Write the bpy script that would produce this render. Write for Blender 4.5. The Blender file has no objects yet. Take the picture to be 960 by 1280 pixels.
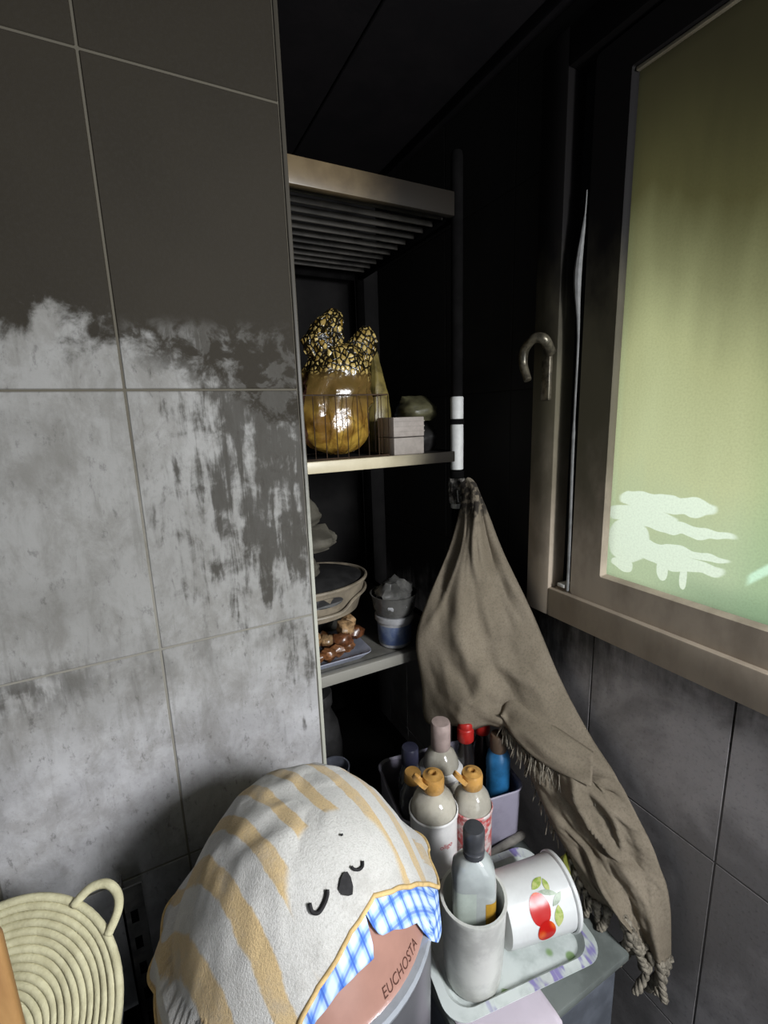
import bpy, bmesh, math, random
from mathutils import Vector, Matrix, noise
random.seed(7)
C = bpy.context.scene.collection
PI = math.pi

# ------------------------------------------------------------------ camera, world, lights, exposure
EYE = 1.58                                   # camera height above the floor, metres
cd = bpy.data.cameras.new('camera')
cam = bpy.data.objects.new('camera', cd); C.objects.link(cam)
cd.sensor_fit = 'HORIZONTAL'; cd.sensor_width = 36.0; cd.lens = 584.0 / 960 * 36
cd.clip_start = 0.02
right = Vector((0.8856817, -0.4631917, -0.0319621))
up = Vector((0.1209232, 0.1636604, 0.9790776))
fwd = Vector((0.4482697, 0.8710159, -0.2009615))
m = Matrix((right, up, -fwd)).transposed().to_4x4()
m.translation = (0, 0, EYE)
cam.matrix_world = m
bpy.context.scene.camera = cam

w = bpy.data.worlds.new('world'); bpy.context.scene.world = w; w.use_nodes = True
w.node_tree.nodes['Background'].inputs[0].default_value = (0.80, 0.90, 1.0, 1)
w.node_tree.nodes['Background'].inputs[1].default_value = 0.10

def area_light(name, loc, target, sx, sy, power, col):
    d = bpy.data.lights.new(name, 'AREA'); d.shape = 'RECTANGLE'; d.size = sx; d.size_y = sy
    d.energy = power; d.color = col
    o = bpy.data.objects.new(name, d); C.objects.link(o); o.location = loc
    o.rotation_euler = (Vector(target) - Vector(loc)).to_track_quat('-Z', 'Y').to_euler()
    return o
# daylight through the open window next to this one, through the balcony door behind the camera, and daylight outside the frosted window
area_light('open_window_daylight', (0.72, -0.66, 1.74), (0.12, 0.55, 0.95), 0.30, 0.44, 25.0, (0.95, 0.97, 1.0))
area_light('door_daylight', (0.40, -1.40, 1.15), (0.25, 0.7, 1.0), 0.80, 1.20, 4.5, (0.93, 0.96, 1.0))
area_light('window_daylight', (1.75, 0.15, 1.75), (0.75, 0.15, 1.6), 1.6, 1.5, 10.0, (0.95, 1.0, 0.90))

v = bpy.context.scene.view_settings
v.view_transform = 'Standard'; v.look = 'None'; v.gamma = 1.0; v.use_curve_mapping = False
v.exposure = 0.75

# ------------------------------------------------------------------ node helpers
class NB:
    def __init__(s, name, rough=0.6, spec=0.4, metal=0.0):
        s.m = bpy.data.materials.new(name); s.m.use_nodes = True
        s.t = s.m.node_tree; s.p = s.t.nodes['Principled BSDF']; s.out = s.t.nodes['Material Output']
        s.p.inputs['Roughness'].default_value = rough
        s.p.inputs['Specular IOR Level'].default_value = spec
        s.p.inputs['Metallic'].default_value = metal
    def n(s, typ, **kw):
        o = s.t.nodes.new(typ)
        for k, x in kw.items(): setattr(o, k, x)
        return o
    def put(s, sock, x):
        if isinstance(x, bpy.types.NodeSocket): s.t.links.new(x, sock)
        elif x is not None:
            if isinstance(x, tuple) and sock.type == 'RGBA' and len(x) == 3: x = x + (1,)
            sock.default_value = x
    def pos(s): return s.n('ShaderNodeNewGeometry').outputs['Position']
    def obj(s): return s.n('ShaderNodeTexCoord').outputs['Object']
    def uv(s): return s.n('ShaderNodeTexCoord').outputs['UV']
    def sep(s, vec):
        o = s.n('ShaderNodeSeparateXYZ'); s.put(o.inputs[0], vec); return o.outputs
    def comb(s, x, y, z):
        o = s.n('ShaderNodeCombineXYZ'); s.put(o.inputs[0], x); s.put(o.inputs[1], y); s.put(o.inputs[2], z); return o.outputs[0]
    def scale(s, vec, k):
        o = s.n('ShaderNodeVectorMath', operation='MULTIPLY'); s.put(o.inputs[0], vec); s.put(o.inputs[1], k); return o.outputs[0]
    def ma(s, op, a, b=None, c=None, clamp=False):
        o = s.n('ShaderNodeMath', operation=op, use_clamp=clamp)
        s.put(o.inputs[0], a)
        if b is not None: s.put(o.inputs[1], b)
        if c is not None: s.put(o.inputs[2], c)
        return o.outputs[0]
    def noise(s, vec, scale=5.0, detail=6.0, rough=0.55, dist=0.0):
        o = s.n('ShaderNodeTexNoise'); s.put(o.inputs['Vector'], vec)
        o.inputs['Scale'].default_value = scale; o.inputs['Detail'].default_value = detail
        o.inputs['Roughness'].default_value = rough; o.inputs['Distortion'].default_value = dist
        return o.outputs['Fac']
    def vor(s, vec, scale, feature='F1', out='Distance'):
        o = s.n('ShaderNodeTexVoronoi', feature=feature); s.put(o.inputs['Vector'], vec)
        o.inputs['Scale'].default_value = scale; return o.outputs[out]
    def step(s, x, a, b, lo=0.0, hi=1.0):
        o = s.n('ShaderNodeMapRange', interpolation_type='SMOOTHSTEP')
        s.put(o.inputs[0], x); o.inputs[1].default_value = a; o.inputs[2].default_value = b
        o.inputs[3].default_value = lo; o.inputs[4].default_value = hi; return o.outputs[0]
    def mix(s, f, a, b, blend='MIX'):
        o = s.n('ShaderNodeMix', data_type='RGBA', blend_type=blend)
        s.put(o.inputs[0], f); s.put(o.inputs[6], a); s.put(o.inputs[7], b); return o.outputs[2]
    def bump(s, h, strength=0.3, dist=0.002):
        o = s.n('ShaderNodeBump'); s.put(o.inputs['Height'], h)
        o.inputs['Strength'].default_value = strength; o.inputs['Distance'].default_value = dist
        s.t.links.new(o.outputs[0], s.p.inputs['Normal'])
    def col(s, c): s.put(s.p.inputs['Base Color'], c); return s
    def rough(s, r): s.put(s.p.inputs['Roughness'], r); return s

def plain(name, c, rough=0.55, spec=0.4, metal=0.0, var=0.25, scale=25.0, bump=0.0, dark=None):
    """one colour with uneven wear: noise towards a darker tone (or a given dirt colour)"""
    b = NB(name, rough, spec, metal)
    n = b.noise(b.pos(), scale, 6, 0.65)
    d = dark or tuple(x * (1 - var) for x in c)
    b.col(b.mix(b.step(n, 0.38, 0.62), c, d))
    if bump: b.bump(n, bump, 0.003)
    return b.m

def glass(name, c, rough=0.08, trans=1.0, ior=1.45):
    b = NB(name, rough, 0.5); b.p.inputs['Transmission Weight'].default_value = trans
    b.p.inputs['IOR'].default_value = ior
    n = b.noise(b.pos(), 30, 4)
    b.col(b.mix(b.step(n, 0.4, 0.65), c, tuple(x * 0.85 for x in c)))
    return b.m

# ------------------------------------------------------------------ mesh helpers
def mesh(name, bm, mat, parent=None, smooth=True, loc=None):
    bmesh.ops.recalc_face_normals(bm, faces=bm.faces[:]) if smooth != 'keep' else None
    me = bpy.data.meshes.new(name); bm.to_mesh(me); bm.free()
    if smooth:
        for p in me.polygons: p.use_smooth = True
        if smooth is True and hasattr(me, 'set_sharp_from_angle'): me.set_sharp_from_angle(angle=math.radians(40))
    me.materials.append(mat)
    o = bpy.data.objects.new(name, me); C.objects.link(o)
    if parent: o.parent = parent
    if loc is not None: o.location = loc
    return o

def thing(name, label, cat, loc=(0, 0, 0), rz=0.0, group=None):
    o = bpy.data.objects.new(name, None); C.objects.link(o)
    o.location = loc; o.rotation_euler = (0, 0, rz); o.empty_display_size = 0.02
    return tag(o, label, cat, group)
def tag(o, label, cat, group=None):
    o['label'] = label; o['category'] = cat
    if group: o['group'] = group
    return o
def struct(o): o['kind'] = 'structure'; return o
def stuff(o): o['kind'] = 'stuff'; return o

def box(bm, x0, x1, y0, y1, z0, z1, bev=0.0, seg=2):
    vs = [bm.verts.new((x, y, z)) for x in (x0, x1) for y in (y0, y1) for z in (z0, z1)]
    fs = [bm.faces.new([vs[i] for i in q]) for q in
          ((0, 1, 3, 2), (4, 6, 7, 5), (0, 4, 5, 1), (2, 3, 7, 6), (0, 2, 6, 4), (1, 5, 7, 3))]
    if bev:
        es = list({e for f in fs for e in f.edges})
        bmesh.ops.bevel(bm, geom=es, offset=bev, segments=seg, affect='EDGES', profile=0.5)
    return vs
def boxm(x0, x1, y0, y1, z0, z1, bev=0.0, seg=2):
    bm = bmesh.new(); box(bm, x0, x1, y0, y1, z0, z1, bev, seg); return bm

def loft(bm, rings, close=True, caps=(True, True)):
    R = [[bm.verts.new(p) for p in r] for r in rings]
    n = len(R[0])
    for a, b in zip(R, R[1:]):
        for i in range(n if close else n - 1):
            j = (i + 1) % n
            bm.faces.new((a[i], a[j], b[j], b[i]))
    if caps[0]: bm.faces.new(R[0][::-1])
    if caps[1]: bm.faces.new(R[-1])
    return R
def lathe(bm, prof, seg=32, M=None, caps=(True, True), sx=1.0, sy=1.0):
    rings = []
    for r, z in prof:
        ring = [Vector((r * sx * math.cos(2 * PI * i / seg), r * sy * math.sin(2 * PI * i / seg), z)) for i in range(seg)]
        rings.append([M @ p if M else p for p in ring])
    return loft(bm, rings, True, caps)
def lathem(prof, seg=32, M=None, caps=(True, True), sx=1.0, sy=1.0):
    bm = bmesh.new(); lathe(bm, prof, seg, M, caps, sx, sy); return bm

def smooth_path(pts, sub=6):
    P = [Vector(p) for p in pts]; out = []
    for i in range(len(P) - 1):
        p0 = P[max(i - 1, 0)]; p1 = P[i]; p2 = P[i + 1]; p3 = P[min(i + 2, len(P) - 1)]
        for k in range(sub):
            t = k / sub
            out.append(0.5 * ((2 * p1) + (p2 - p0) * t + (2 * p0 - 5 * p1 + 4 * p2 - p3) * t * t + (3 * p1 - p0 - 3 * p2 + p3) * t ** 3))
    out.append(P[-1]); return out
def tube(bm, pts, r, seg=8, closed=False):
    P = [Vector(p) for p in pts]; n = len(P); rad = r if callable(r) else (lambda t: r)
    rings = []; ref = None
    for i in range(n):
        a = P[(i - 1) % n] if (closed or i) else P[0]; b = P[(i + 1) % n] if (closed or i < n - 1) else P[-1]
        d = (b - a).normalized() if (b - a).length > 1e-9 else Vector((0, 0, 1))
        if ref is None: ref = d.orthogonal().normalized()
        ref = (ref - d * ref.dot(d)).normalized(); bi = d.cross(ref)
        k = rad(i / max(n - 1, 1))
        rings.append([P[i] + (ref * math.cos(2 * PI * j / seg) + bi * math.sin(2 * PI * j / seg)) * k for j in range(seg)])
    if closed:
        R = [[bm.verts.new(p) for p in q] for q in rings]
        for i in range(n):
            a, b = R[i], R[(i + 1) % n]
            for j in range(seg): bm.faces.new((a[j], a[(j + 1) % seg], b[(j + 1) % seg], b[j]))
    else: loft(bm, rings)
def tubem(pts, r, seg=8, closed=False):
    bm = bmesh.new(); tube(bm, pts, r, seg, closed); return bm
def grid_faces(bm, rows, flip=False):
    for a, b in zip(rows, rows[1:]):
        for i in range(len(a) - 1):
            q = (a[i], a[i + 1], b[i + 1], b[i]); bm.faces.new(q[::-1] if flip else q)
def copy_tree(o, parent=None):
    c = o.copy(); C.objects.link(c)
    if parent: c.parent = parent
    for ch in o.children: copy_tree(ch, c)
    return c

# ------------------------------------------------------------------ setting: materials
def left_tile_mat():
    b = NB('left_tile_glazed_grey_with_soot', 0.45, 0.22)
    P = b.pos(); x, y, z = b.sep(P)[0:3]
    big = b.noise(P, 6.5, 8, 0.62, 0.4)
    wisp = b.noise(P, 26, 7, 0.62, 0.35)
    streak = b.noise(b.scale(P, (60.0, 1.0, 8.0)), 1.0, 5, 0.6, 0.5)
    grain = b.noise(P, 180, 3, 0.7)
    fine = b.noise(b.scale(P, (90.0, 20.0, 45.0)), 1.0, 4, 0.7)
    # clean tile: cloudy pale grey, faint dirt specks
    clean = b.mix(b.step(big, 0.35, 0.68), (0.36, 0.355, 0.345), (0.27, 0.265, 0.255))
    clean = b.mix(b.step(z, 1.15, 1.35, 0, 0.50), clean, (0.17, 0.165, 0.15))  # light falloff up the wall painted into the tile: darker higher up
    clean = b.mix(b.step(b.ma('ADD', z, b.ma('MULTIPLY', big, 0.1)), 1.27, 1.05), clean, b.mix(b.step(big, 0.35, 0.65), (0.47, 0.465, 0.475), (0.36, 0.355, 0.365)))  # painted brighter and faintly lilac low down, where more light falls
    clean = b.mix(b.step(fine, 0.57, 0.72, 0, 0.60), clean, (0.11, 0.105, 0.10))
    clean = b.mix(b.step(grain, 0.55, 0.8, 0, 0.35), clean, (0.16, 0.155, 0.15))
    mott = b.noise(b.scale(P, (22.0, 10.0, 14.0)), 1.0, 9, 0.72, 0.3)
    clean = b.mix(b.step(mott, 0.40, 0.66, 0, 0.55), clean, b.mix(1.0, clean, (0.52, 0.50, 0.46), 'MULTIPLY'))
    clean = b.mix(b.ma('MULTIPLY', b.step(streak, 0.52, 0.70, 0, 0.45), b.step(z, 0.9, 1.25)), clean, (0.15, 0.145, 0.13))
    # soot line about 1.7 m up, ragged
    e = b.ma('ADD', z, b.ma('MULTIPLY', b.ma('SUBTRACT', big, 0.5), 0.26))
    e = b.ma('ADD', e, b.ma('MULTIPLY', b.ma('SUBTRACT', wisp, 0.5), 0.20))
    e = b.ma('ADD', e, b.ma('MULTIPLY', b.step(x, -0.02, 0.25), 0.13))
    main = b.step(e, 1.665, 1.725)
    # lower, the soot ran in streaks on the side next to the opening
    reg = b.ma('MULTIPLY', b.step(x, -0.06, 0.22), b.step(z, 1.14, 1.42))
    st = b.ma('ADD', b.ma('MULTIPLY', streak, 0.55), b.ma('MULTIPLY', wisp, 0.45))
    run = b.step(b.ma('ADD', st, b.ma('MULTIPLY', reg, 0.20)), 0.555, 0.70)
    low = b.ma('MULTIPLY', b.step(x, 0.10, 0.24), b.step(z, 0.92, 1.2))
    run2 = b.step(b.ma('ADD', st, b.ma('MULTIPLY', low, 0.12)), 0.58, 0.72, 0, 0.75)
    # grime that gathered above and below the joint at 1.23 m
    j = b.ma('MULTIPLY', b.step(b.ma('ABSOLUTE', b.ma('SUBTRACT', z, 1.215)), 0.0, 0.06, 1, 0), b.step(x, -0.02, -0.28, 0.2, 0.9))
    jd = b.ma('MULTIPLY', j, b.step(st, 0.42, 0.56))
    haze = b.ma('MULTIPLY', b.step(b.ma('ADD', b.ma('MULTIPLY', wisp, 0.6), b.ma('MULTIPLY', big, 0.4)), 0.50, 0.62, 0, 0.6), b.ma('MULTIPLY', b.step(z, 1.735, 1.69), b.step(x, -0.02, 0.02)))
    main = b.ma('MULTIPLY', main, b.ma('SUBTRACT', 1.0, haze))
    s = b.ma('MAXIMUM', main, b.ma('MULTIPLY', run, b.step(reg, 0.02, 0.2, 0, 0.82)))
    s = b.ma('MAXIMUM', s, b.ma('MAXIMUM', jd, b.ma('MULTIPLY', run2, b.step(low, 0.02, 0.3))))
    soot = b.mix(b.noise(P, 4, 5), (0.017, 0.0138, 0.009), (0.030, 0.0245, 0.0165))
    soot = b.mix(b.step(grain, 0.4, 0.75, 0, 0.5), soot, (0.028, 0.024, 0.018))
    b.col(b.mix(s, clean, soot)); b.rough(b.mix(s, (0.42,) * 3, (0.75,) * 3))
    b.bump(b.ma('ADD', grain, b.ma('MULTIPLY', s, 0.7)), 0.12, 0.002)
    return b.m
def right_tile_mat():
    b = NB('right_tile_grey_with_soot', 0.55, 0.3)
    P = b.pos(); x, y, z = b.sep(P)[0:3]
    big = b.noise(P, 5, 7, 0.6, 0.3); grain = b.noise(P, 160, 3, 0.7)
    streak = b.noise(b.scale(P, (1.0, 45.0, 7.0)), 1.0, 5, 0.6)
    clean = b.mix(b.step(big, 0.38, 0.62), (0.45, 0.42, 0.415), (0.25, 0.235, 0.23))
    clean = b.mix(b.step(grain, 0.5, 0.8, 0, 0.4), clean, (0.07, 0.065, 0.062))
    e = b.ma('ADD', z, b.ma('MULTIPLY', b.ma('SUBTRACT', streak, 0.5), 0.22))
    e = b.ma('ADD', e, b.ma('MULTIPLY', b.ma('SUBTRACT', big, 0.5), 0.25))
    e = b.ma('ADD', e, b.ma('MULTIPLY', b.step(y, 0.40, 0.80), 0.20))
    s = b.step(e, 1.06, 1.30)
    soot = b.mix(b.noise(P, 5, 5), (0.0075, 0.0068, 0.006), (0.014, 0.0125, 0.011))
    b.col(b.mix(s, clean, soot)); b.rough(b.mix(s, (0.5,) * 3, (0.8,) * 3))
    b.bump(grain, 0.12, 0.002)
    return b.m
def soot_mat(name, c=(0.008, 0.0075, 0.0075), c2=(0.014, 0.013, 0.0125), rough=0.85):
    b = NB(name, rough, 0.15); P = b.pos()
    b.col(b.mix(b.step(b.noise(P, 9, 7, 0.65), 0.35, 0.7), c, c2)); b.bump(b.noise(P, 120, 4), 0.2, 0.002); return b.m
def grout_mat(name, lo, hi, z0, z1):
    b = NB(name, 0.9, 0.1); P = b.pos(); z = b.sep(P)[2]
    n = b.noise(P, 14, 6, 0.7)
    s = b.step(b.ma('ADD', z, b.ma('MULTIPLY', b.ma('SUBTRACT', n, 0.5), 0.5)), z0, z1)
    b.col(b.mix(s, lo, hi)); return b.m

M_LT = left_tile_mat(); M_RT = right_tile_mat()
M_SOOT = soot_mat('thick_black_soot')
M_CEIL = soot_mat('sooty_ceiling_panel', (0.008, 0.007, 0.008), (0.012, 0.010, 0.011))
M_GROUT = grout_mat('left_grout', (0.22, 0.208, 0.178), (0.10, 0.090, 0.070), 1.3, 1.6)
M_GROUT_R = grout_mat('right_grout', (0.13, 0.122, 0.118), (0.014, 0.0125, 0.011), 0.95, 1.15)
M_FLOOR = soot_mat('dark_floor_tile', (0.03, 0.028, 0.027), (0.05, 0.047, 0.045), 0.6)

# ------------------------------------------------------------------ setting: shell
WY, WX, CZ, EDGE = 0.762, 0.75, 2.29, 0.245
TH = 0.006; G = 0.0016
def tile_mesh(wid, hei, bev=0.0012):
    """one tile lying in x/z, front at y=0, back at y=+TH"""
    return boxm(-wid / 2 + G, wid / 2 - G, 0.0, TH, -hei / 2 + G, hei / 2 - G, bev, 1)

wl = struct(mesh('wall_left', boxm(-1.25, EDGE - 0.002, WY + 0.0014, WY + 0.10, 0, CZ), M_GROUT, smooth=False))
rows = [(0.0, 0.06), (0.06, 0.455), (0.455, 0.85), (0.85, 1.234), (1.234, 1.627), (1.627, 2.032), (2.032, CZ)]
cols = [(-1.25, -1.008), (-1.008, -0.758), (-0.758, -0.508), (-0.508, -0.258), (-0.258, -0.008), (-0.008, EDGE - 0.003)]
cache = {}
for z0, z1 in rows:
    for x0, x1 in cols:
        k = (round(x1 - x0, 4), round(z1 - z0, 4))
        if k not in cache:
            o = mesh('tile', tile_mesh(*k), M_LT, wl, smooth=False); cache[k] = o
        else:
            o = cache[k].copy(); C.objects.link(o)
        o.location = ((x0 + x1) / 2, WY + random.uniform(-0.0006, 0.0006), (z0 + z1) / 2)
b_ = NB('corner_trim_metal', 0.45, 0.4); zz = b_.sep(b_.pos())[2]; nn = b_.noise(b_.pos(), 20, 6, 0.7)
b_.col(b_.mix(b_.step(b_.ma('ADD', zz, b_.ma('MULTIPLY', nn, 0.3)), 1.35, 1.75), (0.42, 0.42, 0.36), (0.050, 0.044, 0.034)))
struct(mesh('trim_1', boxm(EDGE - 0.003, EDGE + 0.004, WY - 0.002, WY + 0.102, 0, CZ, 0.0015, 2), b_.m))

# right wall: four pieces round the window opening
OY0, OY1, OZ0, OZ1 = -0.38, 0.735, 1.155, 2.215
bm = bmesh.new()
for a in ((OY1, 1.52, 0, CZ), (-0.50, OY0, 0, CZ), (-1.6, -0.50, 0, 1.10), (-1.6, -0.50, 2.25, CZ), (-1.6, -1.1, 1.10, 2.25), (OY0, OY1, 0, OZ0), (OY0, OY1, OZ1, CZ)):
    box(bm, WX + 0.0005, WX + 0.14, a[0], a[1], a[2], a[3])
wr = struct(mesh('wall_right', bm, M_GROUT_R, smooth=False))
rcol = [(-0.50, -0.43), (-0.43, -0.18), (-0.18, 0.07), (0.07, 0.32), (0.32, 0.57), (0.57, 0.82), (0.82, 1.07), (1.07, 1.32), (1.32, 1.45)]
def rtile(y0, y1, z0, z1):
    if y1 - y0 < 0.02 or z1 - z0 < 0.02: return
    bm = tile_mesh(y1 - y0, z1 - z0, 0.0005)
    bmesh.ops.rotate(bm, verts=bm.verts[:], cent=(0, 0, 0), matrix=Matrix.Rotation(PI / 2, 3, 'Z'))
    bmesh.ops.translate(bm, verts=bm.verts[:], vec=(TH, 0, 0))
    mesh('tile', bm, M_RT, wr, smooth=False, loc=(WX + random.uniform(-0.0003, 0.0), (y0 + y1) / 2, (z0 + z1) / 2))
for z0, z1 in rows:
    for y0, y1 in rcol:
        if y0 >= OY1 or y1 <= OY0 or z1 <= OZ0 or z0 >= OZ1: rtile(y0, y1, z0, z1); continue
        if z0 < OZ0: rtile(y0, y1, z0, OZ0)
        if z1 > OZ1: rtile(y0, y1, OZ1, z1)
        if y1 > OY1: rtile(OY1, y1, max(z0, OZ0), min(z1, OZ1))
        if y0 < OY0: rtile(y0, OY0, max(z0, OZ0), min(z1, OZ1))

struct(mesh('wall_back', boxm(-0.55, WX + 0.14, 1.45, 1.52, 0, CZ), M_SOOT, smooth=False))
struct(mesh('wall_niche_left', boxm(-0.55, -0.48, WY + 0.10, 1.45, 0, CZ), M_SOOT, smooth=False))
struct(mesh('floor', boxm(-1.25, WX + 0.14, -1.6, 1.52, -0.06, 0), M_FLOOR, smooth=False))
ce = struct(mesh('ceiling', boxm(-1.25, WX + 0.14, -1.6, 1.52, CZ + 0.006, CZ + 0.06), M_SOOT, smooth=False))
for i in range(7):                                                  # tongue-and-groove ceiling boards along the window wall
    x1 = WX - 0.003 - i * 0.28
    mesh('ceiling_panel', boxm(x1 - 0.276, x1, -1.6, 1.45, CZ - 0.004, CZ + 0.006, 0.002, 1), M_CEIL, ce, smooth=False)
struct(mesh('trim_2', boxm(WX - 0.022, WX, -1.6, 1.45, CZ - 0.03, CZ - 0.004, 0.004, 2), M_CEIL))

# ------------------------------------------------------------------ window
def frame_mat():
    b = NB('bronze_window_frame', 0.6, 0.15); P = b.pos(); z = b.sep(P)[2]
    n = b.noise(b.scale(P, (6.0, 6.0, 3.0)), 2.0, 6, 0.6); g = b.noise(P, 140, 3)
    c = b.mix(b.step(n, 0.35, 0.65), (0.46, 0.385, 0.30), (0.35, 0.29, 0.225))
    e = b.ma('ADD', z, b.ma('MULTIPLY', b.ma('SUBTRACT', n, 0.5), 0.35))
    c = b.mix(b.step(e, 1.22, 1.58, 0, 1), c, (0.11, 0.098, 0.064))
    c = b.mix(b.step(e, 1.62, 1.90), c, (0.008, 0.007, 0.007))
    b.col(c); b.bump(g, 0.08, 0.001); return b.m
M_FRAME = frame_mat()
M_GAP = soot_mat('black_frame_rebate', (0.006, 0.006, 0.006), (0.010, 0.010, 0.010))

def ring_box(bm, x0, x1, oy0, oy1, oz0, oz1, wd, bev=0.003, wt=None):
    wt = wt or wd
    box(bm, x0, x1, oy1 - wd, oy1, oz0, oz1, bev); box(bm, x0, x1, oy0, oy0 + wd, oz0, oz1, bev)
    box(bm, x0, x1, oy0 + wd, oy1 - wd, oz0, oz0 + wd, bev); box(bm, x0, x1, oy0 + wd, oy1 - wd, oz1 - wt, oz1, bev)
win = struct(bpy.data.objects.new('window_1', None)); C.objects.link(win); win.location = (WX, 0.18, OZ0)
def wpart(name, bm, mat, smooth=True):
    bmesh.ops.translate(bm, verts=bm.verts[:], vec=(-WX, -0.18, -OZ0))
    return mesh(name, bm, mat, win, smooth)
bm = bmesh.new(); ring_box(bm, WX - 0.014, WX + 0.10, OY0 - 0.012, OY1 + 0.006, OZ0 - 0.006, OZ1 + 0.006, 0.062)
wpart('outer_frame', bm, M_FRAME)
bm = bmesh.new(); ring_box(bm, WX + 0.030, WX + 0.09, OY0 + 0.05, OY1 - 0.056, OZ0 + 0.056, OZ1 - 0.056, 0.03, 0.001)
wpart('rebate', bm, M_GAP, False)
# sash: stile and rails with a rounded outer corner
PY0, PY1, PZ0, PZ1 = -0.24, 0.560, 1.272, 2.094
SY0, SY1, SZ0, SZ1 = PY0 - 0.075, PY1 + 0.076, PZ0 - 0.066, PZ1 + 0.062
def rrect(x, y0, y1, z0, z1, r, n=5):
    out = []
    for cy, cz, a0 in ((y1 - r, z1 - r, 0), (y0 + r, z1 - r, 90), (y0 + r, z0 + r, 180), (y1 - r, z0 + r, 270)):
        for k in range(n + 1):
            a = math.radians(a0 + 90 * k / n); out.append((x, cy + r * math.cos(a), cz + r * math.sin(a)))
    return out
bm = bmesh.new()
sash_rings = [rrect(WX + 0.05, SY0, SY1, SZ0, SZ1, 0.012), rrect(WX + 0.004, SY0, SY1, SZ0, SZ1, 0.012),
              rrect(WX - 0.002, SY0 + 0.004, SY1 - 0.004, SZ0 + 0.004, SZ1 - 0.004, 0.010),
              rrect(WX - 0.002, PY0 - 0.005, PY1 + 0.005, PZ0 - 0.005, PZ1 + 0.005, 0.004),
              rrect(WX + 0.001, PY0 - 0.003, PY1 + 0.003, PZ0 - 0.003, PZ1 + 0.003, 0.003),
              rrect(WX + 0.008, PY0, PY1, PZ0, PZ1, 0.002), rrect(WX + 0.05, PY0, PY1, PZ0, PZ1, 0.002)]
loft(bm, sash_rings, True, (False, False))
wpart('sash', bm, M_FRAME)
# glazing bead round the pane, in pale tan
bb = NB('pale_glazing_bead', 0.5, 0.3)
bb.col(bb.mix(bb.step(bb.noise(bb.pos(), 9, 4), 0.3, 0.7), (0.33, 0.29, 0.21), (0.22, 0.19, 0.13)))
bm = bmesh.new(); box(bm, WX + 0.001, WX + 0.0085, PY0, PY1, PZ1 - 0.004, PZ1 + 0.001, 0.001)
wpart('glazing_bead', bm, bb.m)
# pale sealing strip in the gap beside the sash, bulging out where it came loose
pts = []
for i in range(40):
    t = i / 39; z = 1.215 + t * 0.74
    bul = math.exp(-((z - 1.82) / 0.075) ** 2)
    pts.append((WX - 0.002 - 0.006 * bul, SY1 + 0.004 + 0.002 * math.sin(z * 9) + 0.006 * bul, z))
M_STRIP = plain('grey_rubber_strip', (0.20, 0.20, 0.195), 0.6, 0.3, var=0.35)
M_WHITE_DIRTY = plain('dirty_white_plastic', (0.62, 0.61, 0.57), 0.45, 0.4, var=0.25)
wpart('sealing_strip', tubem(pts, lambda t: 0.0022 + 0.0045 * math.exp(-((1.215 + t * 0.74 - 1.82) / 0.06) ** 2) + (0.001 if t < 0.45 else 0.0) - 0.0012 * (t > 0.93), 8), M_STRIP)
wpart('corner_block', boxm(WX - 0.006, WX + 0.02, SY1 + 0.008, SY1 + 0.026, 1.219, 1.226, 0.001), M_WHITE_DIRTY)
# latch handle
M_LATCH = plain('tarnished_metal', (0.16, 0.14, 0.10), 0.35, 0.6, 0.5, var=0.7, scale=60)
hb = boxm(WX - 0.022, WX - 0.012, 0.690, 0.712, 1.60, 1.70, 0.003)
hd = wpart('handle', hb, M_LATCH)
g = tubem(smooth_path([(WX - 0.02, 0.690, 1.690), (WX - 0.045, 0.683, 1.712), (WX - 0.055, 0.700, 1.716), (WX - 0.056, 0.722, 1.700), (WX - 0.055, 0.727, 1.675), (WX - 0.055, 0.720, 1.655), (WX - 0.055, 0.713, 1.640)]), lambda t: 0.0105 - 0.003 * t, 10)
bmesh.ops.translate(g, verts=g.verts[:], vec=(-WX, -0.18, -OZ0))
mesh('handle_grip', g, M_LATCH, hd)
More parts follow.
